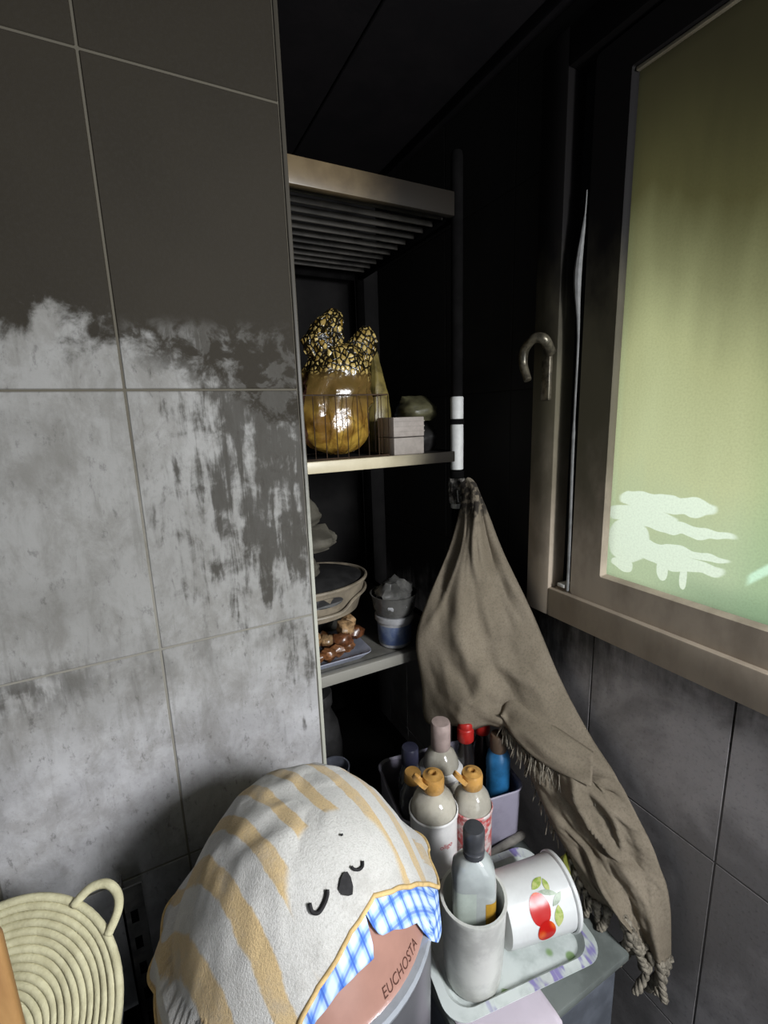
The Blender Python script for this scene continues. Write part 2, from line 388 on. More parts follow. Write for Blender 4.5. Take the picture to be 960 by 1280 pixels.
# frosted pane: soot film thins towards the sill, wiped clean in broad strokes near the bottom
def pane_mat():
    b = NB('sooty_frosted_glass', 0.3, 0.4)
    P = b.pos(); x, y, z = b.sep(P)[0:3]
    n = b.noise(b.scale(P, (1.0, 5.0, 1.2)), 1.3, 3, 0.5); g = b.noise(P, 300, 2)
    wob = b.noise(P, 30, 1, 0.4)
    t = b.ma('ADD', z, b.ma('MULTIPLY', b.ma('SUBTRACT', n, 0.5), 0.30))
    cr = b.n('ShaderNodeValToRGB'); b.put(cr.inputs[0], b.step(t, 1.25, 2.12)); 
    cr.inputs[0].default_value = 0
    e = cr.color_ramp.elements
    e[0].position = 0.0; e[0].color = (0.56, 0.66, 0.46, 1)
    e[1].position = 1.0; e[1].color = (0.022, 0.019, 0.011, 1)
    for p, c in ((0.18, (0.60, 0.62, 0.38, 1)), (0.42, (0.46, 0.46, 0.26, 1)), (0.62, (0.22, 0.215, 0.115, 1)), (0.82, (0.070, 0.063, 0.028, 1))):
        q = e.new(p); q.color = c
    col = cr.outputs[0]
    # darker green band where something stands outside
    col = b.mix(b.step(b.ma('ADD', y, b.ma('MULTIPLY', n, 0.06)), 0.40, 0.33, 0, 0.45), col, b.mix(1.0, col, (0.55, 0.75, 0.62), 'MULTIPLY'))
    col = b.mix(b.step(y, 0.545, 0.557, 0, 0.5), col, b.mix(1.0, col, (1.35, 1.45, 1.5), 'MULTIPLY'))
    # wiped strokes: y centre, z centre, half length, half height, slope
    film = None
    def ell(yc, zc, ly, lz, sl):
        dy = b.ma('SUBTRACT', y, yc)
        dz = b.ma('ADD', b.ma('SUBTRACT', b.ma('SUBTRACT', z, zc), b.ma('MULTIPLY', dy, sl)), b.ma('MULTIPLY', b.ma('SUBTRACT', wob, 0.5), 0.02))
        q = b.ma('ADD', b.ma('POWER', b.ma('ABSOLUTE', b.ma('DIVIDE', dy, ly)), 2.0), b.ma('POWER', b.ma('ABSOLUTE', b.ma('DIVIDE', dz, lz)), 2.6))
        return b.step(q, 1.08, 0.86)
    for a in ((0.462, 1.424, 0.082, 0.015, -0.02), (0.500, 1.395, 0.065, 0.018, 0.0), (0.455, 1.386, 0.105, 0.011, 0.0),
              (0.520, 1.345, 0.040, 0.040, 0.0), (0.450, 1.350, 0.095, 0.0075, 0.0), (0.445, 1.330, 0.085, 0.014, 0.0),
              (0.53, 1.300, 0.022, 0.012, 0.0), (0.455, 1.313, 0.010, 0.018, 0.0), (0.420, 1.306, 0.006, 0.020, 0.0)):
        s = ell(*a); film = s if film is None else b.ma('MAXIMUM', film, s)
    col = b.mix(b.ma('MULTIPLY', film, 0.95), col, (0.92, 1.0, 0.88))
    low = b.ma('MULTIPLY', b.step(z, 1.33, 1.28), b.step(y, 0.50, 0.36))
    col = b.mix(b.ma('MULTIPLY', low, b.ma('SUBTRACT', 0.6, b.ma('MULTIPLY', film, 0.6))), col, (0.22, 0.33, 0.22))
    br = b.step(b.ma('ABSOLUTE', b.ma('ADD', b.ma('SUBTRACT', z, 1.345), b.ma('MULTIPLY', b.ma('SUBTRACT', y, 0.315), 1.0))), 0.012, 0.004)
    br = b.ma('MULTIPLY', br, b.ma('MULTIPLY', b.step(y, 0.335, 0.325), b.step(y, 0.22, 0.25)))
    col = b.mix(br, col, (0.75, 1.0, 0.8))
    col = b.mix(b.step(g, 0.3, 0.8, 0, 0.12), col, (0.02, 0.02, 0.01))
    tr = b.n('ShaderNodeBsdfTranslucent'); b.put(tr.inputs[0], col)
    gl = b.n('ShaderNodeBsdfGlossy'); gl.inputs['Roughness'].default_value = 0.35; gl.inputs[0].default_value = (0.5, 0.5, 0.5, 1)
    ad = b.n('ShaderNodeMixShader'); ad.inputs[0].default_value = 0.04
    b.t.links.new(tr.outputs[0], ad.inputs[1]); b.t.links.new(gl.outputs[0], ad.inputs[2])
    b.t.links.new(ad.outputs[0], b.out.inputs[0])
    return b.m
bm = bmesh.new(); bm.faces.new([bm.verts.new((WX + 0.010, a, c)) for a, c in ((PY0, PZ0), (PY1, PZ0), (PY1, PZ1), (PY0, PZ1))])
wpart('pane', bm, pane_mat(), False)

# ------------------------------------------------------------------ shelf rack in the niche
def shelf_metal():
    b = NB('scorched_metal_rail', 0.38, 0.5, 0.0); P = b.pos(); x, y, z = b.sep(P)[0:3]
    n = b.noise(P, 16, 6, 0.65)
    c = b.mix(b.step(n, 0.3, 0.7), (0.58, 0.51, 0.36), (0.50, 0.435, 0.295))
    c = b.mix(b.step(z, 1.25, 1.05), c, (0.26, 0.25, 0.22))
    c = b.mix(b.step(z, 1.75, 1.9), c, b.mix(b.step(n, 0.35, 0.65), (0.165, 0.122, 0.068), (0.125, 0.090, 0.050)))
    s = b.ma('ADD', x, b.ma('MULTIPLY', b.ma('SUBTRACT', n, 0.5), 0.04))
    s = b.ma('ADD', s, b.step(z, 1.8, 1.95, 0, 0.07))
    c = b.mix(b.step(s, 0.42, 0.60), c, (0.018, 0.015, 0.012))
    b.col(c); return b.m
M_RAIL = shelf_metal()
M_BLACK_METAL = plain('soot_black_metal', (0.005, 0.0046, 0.0046), 0.9, 0.08, 0.0, var=0.4)
M_WIRE = plain('dull_grey_wire', (0.060, 0.054, 0.046), 0.4, 0.5, 0.0, var=0.6, scale=9)
rack = thing('shelf_rack', 'tall sooty metal shelf rack with slatted top inside the niche', 'shelf', (0.2, 1.14, 0.0))
def rp(name, bm, mat, smooth=True, parent=None):
    bmesh.ops.translate(bm, verts=bm.verts[:], vec=(-0.2, -1.14, 0))
    return mesh(name, bm, mat, parent or rack, smooth)
RX0, RX1, RY0, RY1 = -0.22, 0.668, 0.885, 1.40
post_front = None
for px, py in ((RX1 - 0.012, RY0 + 0.008), (RX1 - 0.012, RY1 - 0.012), (RX0 + 0.012, RY0 + 0.008), (RX0 + 0.012, RY1 - 0.012)):
    q = rp('post', lathem([(0.012, 0.0), (0.013, 0.004), (0.013, 2.10), (0.011, 2.11)], 16, Matrix.Translation((px, py, 0))), M_BLACK_METAL)
    post_front = post_front or q
pxf, pyf = RX1 - 0.012, RY0 + 0.008
M_SLEEVE = plain('white_tape_unburnt', (0.60, 0.60, 0.58), 0.5, 0.3, var=0.12, scale=60)
for z0, z1 in ((1.568, 1.618), (1.452, 1.556), (1.36, 1.43)):
    s_ = rp('white_sleeve', lathem([(0.0132, z0), (0.0146, z0 + 0.001), (0.0148, z1 - 0.002), (0.0132, z1)], 18, Matrix.Translation((pxf, pyf, 0)), (False, False)), M_SLEEVE, parent=post_front)
    s_['label'] = 'clean white stretch on the blackened post'
for z0, z1 in ((1.556, 1.568), (1.432, 1.450)):
    rp('strap', lathem([(0.014, z0), (0.0165, z0 + 0.001), (0.0165, z1 - 0.001), (0.014, z1)], 18, Matrix.Translation((pxf, pyf, 0)), (False, False)), M_BLACK_METAL, parent=post_front)
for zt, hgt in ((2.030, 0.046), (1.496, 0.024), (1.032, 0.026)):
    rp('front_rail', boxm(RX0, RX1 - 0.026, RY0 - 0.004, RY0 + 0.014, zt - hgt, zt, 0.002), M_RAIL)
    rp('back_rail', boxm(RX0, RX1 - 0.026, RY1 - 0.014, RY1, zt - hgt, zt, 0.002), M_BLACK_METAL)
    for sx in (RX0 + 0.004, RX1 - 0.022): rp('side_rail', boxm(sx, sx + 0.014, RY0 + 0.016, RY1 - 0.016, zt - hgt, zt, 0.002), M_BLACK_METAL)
for i in range(11):                                                 # the slats of the top shelf, seen from below
    y = RY0 + 0.042 + i * 0.040
    rp('slat', boxm(RX0 + 0.02, RX1 - 0.024, y, y + 0.0035, 1.992, 2.004, 0.001, 1), M_WIRE)
M_BOARD = plain('sooty_shelf_board', (0.020, 0.019, 0.018), 0.4, 0.4, var=0.3)
M_BOARD_LOW = plain('grey_shelf_board', (0.13, 0.125, 0.11), 0.4, 0.4, var=0.35, scale=18)
rp('shelf_board', boxm(RX0 + 0.02, RX1 - 0.024, RY0 + 0.016, RY1 - 0.016, 1.486, 1.492, 0.001), M_BOARD)
rp('shelf_board', boxm(RX0 + 0.02, RX1 - 0.024, RY0 + 0.016, RY1 - 0.016, 1.020, 1.027, 0.001), M_BOARD_LOW)
rp('shelf_board', boxm(RX0 + 0.02, RX1 - 0.024, RY0 + 0.016, RY1 - 0.016, 0.560, 0.566, 0.001), M_BOARD)
SH2, SH1, SH0 = 1.4925, 1.0275, 0.5665

# ------------------------------------------------------------------ things on the middle shelf
def blob(bm, c, r, rings=14, seg=24, amp=0.08, fr=9.0, seed=0.0, flat=None, pleat=0, pamp=0.0):
    """lumpy ellipsoid of half axes r"""
    R = []
    for i in range(1, rings):
        a = PI * i / rings; ring = []
        for j in range(seg):
            p = 2 * PI * j / seg
            d = Vector((math.sin(a) * math.cos(p), math.sin(a) * math.sin(p), -math.cos(a)))
            k = 1 + amp * noise.noise(d * fr * 0.3 + Vector((seed, seed, 0))) + 0.5 * amp * noise.noise(d * fr + Vector((0, seed, 3)))
            if pleat: k += pamp * math.sin(pleat * p) * (math.sin(a))
            q = Vector((d.x * r[0] * k, d.y * r[1] * k, d.z * r[2] * k)) + Vector(c)
            if flat is not None and q.z < flat: q.z = flat
            ring.append(q)
        R.append(ring)
    loft(bm, R)
def amber_mat():
    b = NB('amber_plastic_film', 0.22, 0.6); P = b.pos(); z = b.sep(P)[2]
    n = b.noise(P, 22, 5, 0.6, 0.5)
    low = b.mix(b.step(n, 0.35, 0.65), (0.42, 0.26, 0.045), (0.17, 0.085, 0.015))
    low = b.mix(b.step(z, 1.56, 1.63, 0, 0.85), low, b.mix(b.step(n, 0.4, 0.6), (0.055, 0.035, 0.014), (0.12, 0.075, 0.025)))
    P2 = b.n('ShaderNodeVectorMath', operation='ADD'); b.put(P2.inputs[0], b.scale(P, (1.0, 1.0, 0.8)))
    b.put(P2.inputs[1], b.scale(b.comb(n, n, n), (0.012, 0.012, 0.012)))
    cell = b.vor(P2.outputs[0], 95, 'DISTANCE_TO_EDGE'); rnd = b.vor(P2.outputs[0], 95, 'F1', 'Color')
    hi = b.mix(b.sep(rnd)[0], (0.62, 0.46, 0.16), (0.20, 0.12, 0.02))
    hi = b.mix(b.step(cell, 0.18, 0.10), hi, (0.010, 0.008, 0.004))
    b.col(b.mix(b.step(b.ma('ADD', z, b.ma('MULTIPLY', n, 0.06)), 1.685, 1.715), low, hi))
    b.bump(b.ma('ADD', n, b.ma('MULTIPLY', b.step(cell, 0.0, 0.35), b.step(z, 1.66, 1.70))), 0.5, 0.006)
    return b.m
M_AMBER = amber_mat()
bag = thing('plastic_bag', 'crumpled amber plastic bag with bubbled golden top on the middle shelf', 'bag', (0.39, 0.985, SH2))
def bagpart(name, rings, amp, pl, mat):
    """rings: (z, x centre, half width, half depth)"""
    bm = bmesh.new(); R = []
    seg = 44; pr = smooth_path([(z, cx, a) for z, cx, a, d in rings], 6); dr = smooth_path([(z, d, 0) for z, cx, a, d in rings], 6)
    for (z, cx, a), q in zip(pr, dr):
        d = q[1]; ring = []
        for j in range(seg):
            p = 2 * PI * j / seg
            k = 1 + amp * noise.noise(Vector((math.cos(p) * 1.6, math.sin(p) * 1.6, z * 26))) + 0.6 * amp * noise.noise(Vector((math.cos(p) * 4, math.sin(p) * 4, z * 70)))
            k += pl * math.sin(p * 13 + 2 * noise.noise(Vector((p, 0, z * 20))))
            ring.append((cx + a * k * math.cos(p), 0.985 + d * k * math.sin(p), z))
        R.append(ring)
    loft(bm, R)
    bmesh.ops.translate(bm, verts=bm.verts[:], vec=(-0.39, -0.985, -SH2))
    return mesh(name, bm, mat, bag)
bagpart('body', [(SH2 + 0.008, 0.395, 0.02, 0.02), (1.515, 0.393, 0.055, 0.045), (1.545, 0.390, 0.074, 0.06), (1.60, 0.393, 0.080, 0.062), (1.66, 0.402, 0.074, 0.058), (1.70, 0.410, 0.066, 0.050), (1.725, 0.412, 0.052, 0.040), (1.735, 0.414, 0.02, 0.02)], 0.16, 0.035, M_AMBER)
bagpart('knot', [(1.69, 0.385, 0.030, 0.026), (1.735, 0.376, 0.040, 0.032), (1.765, 0.385, 0.033, 0.028), (1.79, 0.396, 0.026, 0.022), (1.806, 0.400, 0.008, 0.008)], 0.30, 0.05, M_AMBER)
bagpart('loose_flap', [(1.69, 0.450, 0.030, 0.022), (1.73, 0.466, 0.034, 0.020), (1.755, 0.474, 0.024, 0.016), (1.775, 0.478, 0.008, 0.006)], 0.30, 0.05, M_AMBER)

M_BASKET = plain('dark_rusty_wire', (0.055, 0.032, 0.018), 0.5, 0.4, var=0.5)
bk = thing('wire_basket', 'thin dark wire basket in front of the amber plastic bag', 'basket', (0.36, 0.985, SH2))
def bkp(name, bm):
    bmesh.ops.translate(bm, verts=bm.verts[:], vec=(-0.36, -0.985, -SH2)); return mesh(name, bm, M_BASKET, bk)
bkp('rim', tubem([(0.22, 0.908, 1.625), (0.485, 0.908, 1.625), (0.485, 1.07, 1.625), (0.22, 1.07, 1.625)], 0.0016, 6, True))
bkp('base_ring', tubem([(0.22, 0.908, 1.497), (0.485, 0.908, 1.497), (0.485, 1.07, 1.497), (0.22, 1.07, 1.497)], 0.0016, 6, True))
bm = bmesh.new()
for i in range(12): tube(bm, [(0.22 + 0.265 * i / 11, 0.908, 1.497), (0.22 + 0.265 * i / 11, 0.908, 1.625)], 0.0010, 5)
for i in range(6): tube(bm, [(0.485, 0.908 + 0.162 * i / 5, 1.497), (0.485, 0.908 + 0.162 * i / 5, 1.625)], 0.0010, 5)
stuff(bkp('upright_wires', bm))

def pouch(name, label, cat, x, y, z, wd, dp, h, mat, rz=0.0, lean=0.0, topw=0.7, seed=1.0, group=None):
    """soft pillow-like packet standing on its base, crimped at the top"""
    bm = bmesh.new(); R = []; seg = 28
    for i in range(15):
        t = i / 14
        a = wd / 2 * (0.86 + 0.22 * math.sin(PI * min(1, t * 1.15))) * (1 - (1 - topw) * t)
        d = dp / 2 * max(0.05, (0.75 + 0.4 * math.sin(PI * t * 0.9)) * (1 - t ** 3 * 0.93))
        ring = []
        for j in range(seg):
            p = 2 * PI * j / seg; c, s = math.cos(p), math.sin(p)
            k = 1 + 0.13 * noise.noise(Vector((c * 2 + seed, s * 2, t * 5))) + 0.06 * noise.noise(Vector((c * 6, s * 6 + seed, t * 12)))
            e = 0.7
            ring.append((a * k * math.copysign(abs(c) ** e, c), d * k * math.copysign(abs(s) ** e, s) + lean * t * h, h * t * (1 + 0.05 * noise.noise(Vector((c * 3, seed, 0)))) if i else 0.0))
        R.append(ring)
    loft(bm, R)
    o = mesh(name, bm, mat); o.location = (x, y, z); o.rotation_euler = (0, 0, rz)
    return tag(o, label, cat, group)
M_YBAG = plain('dull_yellow_film', (0.20, 0.155, 0.045), 0.4, 0.5, var=0.55, scale=30, bump=0.4)
pouch('packet', 'small dull yellow pointed packet right of the amber bag', 'packet', 0.522, 1.035, SH2, 0.075, 0.06, 0.235, M_YBAG, 0.1, 0, 0.30, 2.0)
M_GBAG = plain('grey_green_film', (0.105, 0.098, 0.052), 0.4, 0.5, var=0.5, scale=26, bump=0.4)
M_DBAG = plain('dark_charred_film', (0.020, 0.019, 0.018), 0.4, 0.5, var=0.4, scale=26, bump=0.4)
M_BBAG = plain('dark_blue_grey_film', (0.030, 0.034, 0.042), 0.4, 0.5, var=0.4, scale=26, bump=0.4)
pouch('packet', 'grey green packet lying on a charred packet at the shelf right end', 'packet', 0.622, 1.02, 1.566, 0.085, 0.10, 0.060, M_GBAG, 0.0, 0, 0.95, 5.0)
pouch('packet', 'charred dark packet under the grey green packet', 'packet', 0.622, 1.02, SH2, 0.088, 0.10, 0.074, M_DBAG, 0.0, 0, 0.95, 7.0)
pouch('packet', 'dark blue grey packet behind the small white box', 'packet', 0.575, 1.13, SH2, 0.085, 0.07, 0.15, M_BBAG, 0.0, 0, 0.8, 8.0)
M_PINK = plain('faded_pink_plastic', (0.24, 0.10, 0.08), 0.5, 0.4, var=0.4)
pouch('packet', 'faded pink packet half hidden by the wall edge beside the amber bag', 'packet', 0.285, 1.03, SH2, 0.07, 0.06, 0.19, M_PINK, 0.0, 0, 0.7, 9.0)
bx = thing('carton', 'small off white two tier carton on the middle shelf', 'box', (0.530, 0.935, SH2), 0.06)
M_CARD = plain('grey_white_card', (0.30, 0.265, 0.235), 0.6, 0.3, var=0.15, scale=50)
M_CARD2 = plain('grey_white_card_lid', (0.33, 0.29, 0.26), 0.6, 0.3, var=0.15, scale=50)
mesh('lower_tray', boxm(-0.040, 0.040, -0.035, 0.035, 0.0, 0.040, 0.002), M_CARD, bx)
mesh('upper_tray', boxm(-0.0405, 0.0405, -0.0355, 0.0355, 0.0415, 0.084, 0.002), M_CARD2, bx)
for k in range(3): mesh('ridge', boxm(-0.0412, 0.0412, -0.0365, -0.035, 0.052 + k * 0.011, 0.054 + k * 0.011), M_CARD, bx)

# ------------------------------------------------------------------ things on the lower shelf
bt = thing('food_tray', 'blue rimmed white tray of brown food on the lower shelf', 'tray', (0.31, 0.98, SH1))
M_TRAYW = plain('blue_white_tray', (0.34, 0.36, 0.44), 0.35, 0.5, var=0.3, scale=12)
bm = bmesh.new(); rr = lambda z, a, d: [(p[1], p[2], z) for p in rrect(0, -a, a, -d, d, min(a, d) * 0.25)]
loft(bm, [rr(0.0, 0.10, 0.06), rr(0.016, 0.118, 0.074), rr(0.018, 0.118, 0.074), rr(0.017, 0.114, 0.070), rr(0.004, 0.098, 0.058)], True)
mesh('tray_body', bm, M_TRAYW, bt)
M_FOOD = [plain('brown_food', c, 0.30, 0.6, var=0.6, scale=60) for c in ((0.26, 0.11, 0.045), (0.15, 0.055, 0.022), (0.42, 0.26, 0.13))]
for i in range(22):
    bm = bmesh.new(); r = random.uniform(0.016, 0.026)
    blob(bm, (0, 0, 0), (r, r * 0.85, r * 0.75), 8, 12, 0.35, 6, i * 3.1)
    q = mesh('food_lump', bm, M_FOOD[i % 3], bt); q.location = (random.uniform(-0.03, 0.10), random.uniform(-0.055, 0.05), 0.022 + 0.020 * (i % 3)); q.rotation_euler = (0, 0, i)
# casserole / steamer with a handled pale basket on top
M_PALE = plain('cream_plastic', (0.25, 0.21, 0.155), 0.45, 0.4, var=0.35, scale=20)
M_DARKPOT = plain('dark_grey_enamel', (0.035, 0.034, 0.034), 0.35, 0.5, var=0.4)
pot = thing('basin', 'cream oval basin with a cut out handle above the food tray', 'basin', (0.325, 1.06, SH1 + 0.0765))
def oval(z, a, d, n=48, dz=None):
    return [(a * math.cos(2 * PI * i / n), d * math.sin(2 * PI * i / n), z + (dz(2 * PI * i / n) if dz else 0)) for i in range(n)]
bm = bmesh.new()
loft(bm, [oval(0.0, 0.10, 0.075), oval(0.012, 0.128, 0.098), oval(0.048, 0.140, 0.108), oval(0.088, 0.150, 0.116), oval(0.087, 0.144, 0.110), oval(0.05, 0.134, 0.102), oval(0.006, 0.096, 0.072)], True)
mesh('basin_body', bm, M_PALE, pot)
bm = bmesh.new(); tube(bm, oval(0.089, 0.151, 0.117), 0.0045, 8, True); mesh('rim', bm, M_PALE, pot)
def dip(a):                                                       # the lip that drops below the handle opening
    k = (a % (2 * PI)); u = (k - 1.5 * PI - 0.06) / 0.42
    return -0.026 / (1 + abs(u) ** 6)
bm = bmesh.new(); tube(bm, oval(0.058, 0.149, 0.115, 96, dip), 0.0040, 8, True); mesh('lip', bm, M_PALE, pot)
bm = bmesh.new(); cut = []
for k in range(24):
    a = 2 * PI * k / 24; an = 1.5 * PI + 0.06 + 0.30 * math.copysign(abs(math.cos(a)) ** 0.8, math.cos(a)); z = 0.064 + 0.011 * math.sin(a)
    cut.append((0.1475 * math.cos(an), 0.1140 * math.sin(an), z))
f = bm.faces.new([bm.verts.new(p) for p in cut]); ext = bmesh.ops.extrude_face_region(bm, geom=[f]); bmesh.ops.translate(bm, verts=[q for q in ext['geom'] if isinstance(q, bmesh.types.BMVert)], vec=(0, 0.012, 0))
mesh('handle_opening', bm, M_DARKPOT, pot, False)
lidm = lathem([(0.0, 0.112), (0.06, 0.108), (0.12, 0.098), (0.140, 0.091), (0.139, 0.089)], 40, None, (False, False), 1.0, 0.77); mesh('cover', lidm, M_DARKPOT, pot)
pl = thing('cooking_pot', 'dark squat pot behind the tray of brown food', 'pot', (0.325, 1.16, SH1))
mesh('pot_body', lathem([(0.07, 0.0), (0.095, 0.010), (0.10, 0.07), (0.104, 0.074), (0.10, 0.075), (0.02, 0.075)], 36), M_DARKPOT, pl)
for s in (-1, 1): mesh('pot_handle', tubem(smooth_path([(s * 0.098, -0.02, 0.055), (s * 0.125, -0.015, 0.06), (s * 0.125, 0.015, 0.06), (s * 0.098, 0.02, 0.055)]), 0.004, 8), M_DARKPOT, pl)
# folded bags above the basin
M_SACK = plain('dim_beige_paper', (0.105, 0.096, 0.076), 0.7, 0.2, var=0.35, scale=22, bump=0.3)
sz = SH1 + 0.0765 + 0.113
for i, (h, wd, lb, dx) in enumerate(((0.060, 0.11, 'lowest of three folded dim beige bags stacked by the wall edge', -0.005), (0.056, 0.165, 'wide middle one of three folded beige bags stacked by the wall edge', 0.012), (0.072, 0.13, 'topmost of three folded dim beige bags stacked by the wall edge', -0.006))):
    o = pouch('folded_bag', lb, 'bag', 0.285 + dx, 1.02, sz, wd, 0.12, h, M_SACK, 0.05 * i, 0, 0.97, 11.0 + i, 'folded bags on the lower shelf'); sz += h * 1.05
# tub stack
tub = thing('plastic_tub', 'white round tub with a blue label on the lower shelf', 'tub', (0.508, 0.950, SH1))
M_TUBW = plain('greyed_white_plastic', (0.33, 0.33, 0.34), 0.4, 0.4, var=0.25)
M_TUBB = plain('blue_label', (0.055, 0.080, 0.17), 0.4, 0.4, var=0.4, scale=35, dark=(0.12, 0.15, 0.22))
M_CLEARDIRTY = plain('smoky_clear_plastic', (0.115, 0.112, 0.105), 0.25, 0.6, var=0.4)
mesh('tub_body', lathem([(0.036, 0.0), (0.039, 0.003), (0.043, 0.068), (0.043, 0.07), (0.01, 0.07)], 36), M_TUBW, tub)
mesh('label_band', lathem([(0.0402, 0.010), (0.0408, 0.011), (0.0430, 0.056), (0.0426, 0.057)], 36, None, (False, False)), M_TUBB, tub)
mesh('lid', lathem([(0.046, 0.066), (0.048, 0.067), (0.048, 0.078), (0.046, 0.080), (0.01, 0.080)], 36), M_TUBW, tub)
bw = thing('plastic_bowl', 'smoky clear bowl of crumpled film stacked on the blue label tub', 'bowl', (0.508, 0.950, SH1 + 0.0805))
mesh('bowl_body', lathem([(0.042, 0.0), (0.050, 0.012), (0.056, 0.050), (0.058, 0.052), (0.055, 0.052), (0.048, 0.014), (0.02, 0.006)], 36), M_CLEARDIRTY, bw)
bm = bmesh.new(); blob(bm, (0, 0, 0.048), (0.048, 0.048, 0.036), 12, 22, 0.35, 7, 4.0); mesh('crumpled_film', bm, M_CLEARDIRTY, bw)
bm = bmesh.new(); blob(bm, (0.0, -0.030, 0.030), (0.034, 0.022, 0.020), 10, 18, 0.25, 6, 2.0); mesh('white_wad', bm, M_TUBW, bw)

# ------------------------------------------------------------------ dark things below the lower shelf
dj = thing('jar', 'dark round jar in the shade below the lower shelf', 'jar', (0.315, 1.045, SH0))
mesh('jar_body', lathem([(0.055, 0.0), (0.066, 0.01), (0.070, 0.18), (0.062, 0.24), (0.045, 0.28), (0.045, 0.30)], 30), M_DARKPOT, dj)
mesh('lid', lathem([(0.049, 0.298), (0.05, 0.30), (0.05, 0.328), (0.047, 0.332), (0.01, 0.332)], 30), M_DARKPOT, dj)
ct = thing('cup', 'small grey blue cup beside the dark round jar', 'cup', (0.318, 0.918, SH0))
# ------------------------------------------------------------------ stand with tray and bottles
TZ = 0.68
M_TABLE = plain('grey_green_board', (0.135, 0.15, 0.14), 0.45, 0.4, var=0.3, scale=14)
M_TABLE_SIDE = plain('dark_blue_grey_panel', (0.10, 0.11, 0.13), 0.5, 0.4, var=0.4, scale=10)
st = thing('storage_cabinet', 'low grey green topped cabinet below the window corner', 'cabinet', (0.475, 0.6, 0))
def sp(name, bm, mat, smooth=True, parent=None):
    bmesh.ops.translate(bm, verts=bm.verts[:], vec=(-0.475, -0.6, 0)); return mesh(name, bm, mat, parent or st, smooth)
sp('top_board', boxm(0.31, 0.630, 0.372, 0.83, TZ - 0.016, TZ, 0.003), M_TABLE)
sp('body', boxm(0.318, 0.622, 0.392, 0.825, 0.04, TZ - 0.016, 0.003), M_TABLE_SIDE)
dr = sp('door', boxm(0.330, 0.612, 0.382, 0.3915, 0.06, 0.640, 0.003), M_TABLE_SIDE)
sp('door_handle', boxm(0.58, 0.59, 0.372, 0.3815, 0.34, 0.44, 0.002), M_TABLE, parent=dr)
for a in (0.335, 0.60):
    for c in (0.41, 0.79): sp('foot', lathem([(0.012, 0), (0.016, 0.041)], 12, Matrix.Translation((a + 0.01, c, 0))), M_BLACK_METAL)
# lilac paper hanging over the front edge
M_PAPER = plain('pale_lilac_paper', (0.56, 0.50, 0.56), 0.7, 0.2, var=0.08, scale=8)
bm = bmesh.new(); rowsP = []
for i in range(30):
    s = i / 29; L = s * 0.34
    row = []
    for j in range(16):
        x = 0.318 + 0.142 * j / 15
        flat = 0.085
        if L < flat: p = (x, 0.372 + flat - L, TZ + 0.0022)
        else:
            d = L - flat
            p = (x + 0.04 * d, 0.372 - 0.0035 - 0.008 * math.sin(min(1, d / 0.02) * PI / 2) - 0.004 * math.sin(x * 30) * d * 3, TZ + 0.0022 - max(0.0, d - 0.006))
        row.append(bm.verts.new(p))
    rowsP.append(row)
grid_faces(bm, rowsP)
o = mesh('paper_sheet', bm, M_PAPER); mod = o.modifiers.new('thickness', 'SOLIDIFY'); mod.thickness = 0.0008
tag(o, 'pale lilac paper sheet hanging over the cabinet front edge under the tray', 'paper')

# tray
def tray_mat():
    b = NB('white_melamine_with_print', 0.3, 0.5); u = b.obj(); x, y, z = b.sep(u)[0:3]
    n = b.noise(u, 20, 4)
    c = b.mix(b.step(n, 0.4, 0.65), (0.58, 0.62, 0.60), (0.40, 0.44, 0.42))
    v1 = b.vor(u, 30, 'F1'); vc = b.sep(b.vor(u, 30, 'F1', 'Color'))[0]
    fl = b.ma('MULTIPLY', b.step(v1, 0.34, 0.22), b.ma('MULTIPLY', b.step(vc, 0.6, 0.65), b.step(z, 0.010, 0.007)))
    c = b.mix(fl, c, b.mix(b.step(vc, 0.7, 0.75), (0.42, 0.13, 0.16), (0.20, 0.30, 0.13)))
    d = b.noise(b.scale(u, (55.0, 20.0, 20.0)), 1.0, 2)
    rim = b.ma('MULTIPLY', b.step(z, 0.0165, 0.0175), b.step(x, -0.09, -0.06))
    c = b.mix(b.ma('MULTIPLY', rim, b.step(d, 0.5, 0.6)), c, (0.22, 0.19, 0.40))
    b.col(c); return b.m
tr = thing('serving_tray', 'white printed melamine tray with raised rim under the crock and mug', 'tray', (0.457, 0.509, TZ + 0.0035), math.radians(-9))
def rr3(z, a, d, r=0.035): return [(p[1], p[2], z) for p in rrect(0, -a, a, -d, d, r, 8)]
bm = bmesh.new()
loft(bm, [rr3(0.0, 0.116, 0.084), rr3(0.014, 0.128, 0.096), rr3(0.0165, 0.142, 0.110), rr3(0.0185, 0.142, 0.110), rr3(0.0180, 0.128, 0.096), rr3(0.0055, 0.119, 0.087, 0.03)], True)
mesh('tray_body', bm, tray_mat(), tr)
TS = TZ + 0.0095

# crock
cr_ = thing('utensil_crock', 'white round ceramic crock holding the oil bottle on the tray', 'crock', (0.379, 0.474, TS))
M_CROCK = plain('grubby_white_ceramic', (0.60, 0.60, 0.56), 0.3, 0.5, var=0.28, scale=14)
bm = lathem([(0.040, 0.0), (0.044, 0.003), (0.0475, 0.04), (0.0505, 0.145), (0.0525, 0.152), (0.0520, 0.155), (0.0475, 0.155), (0.0455, 0.145), (0.041, 0.012), (0.01, 0.008)], 40)
mesh('crock_body', bm, M_CROCK, cr_)

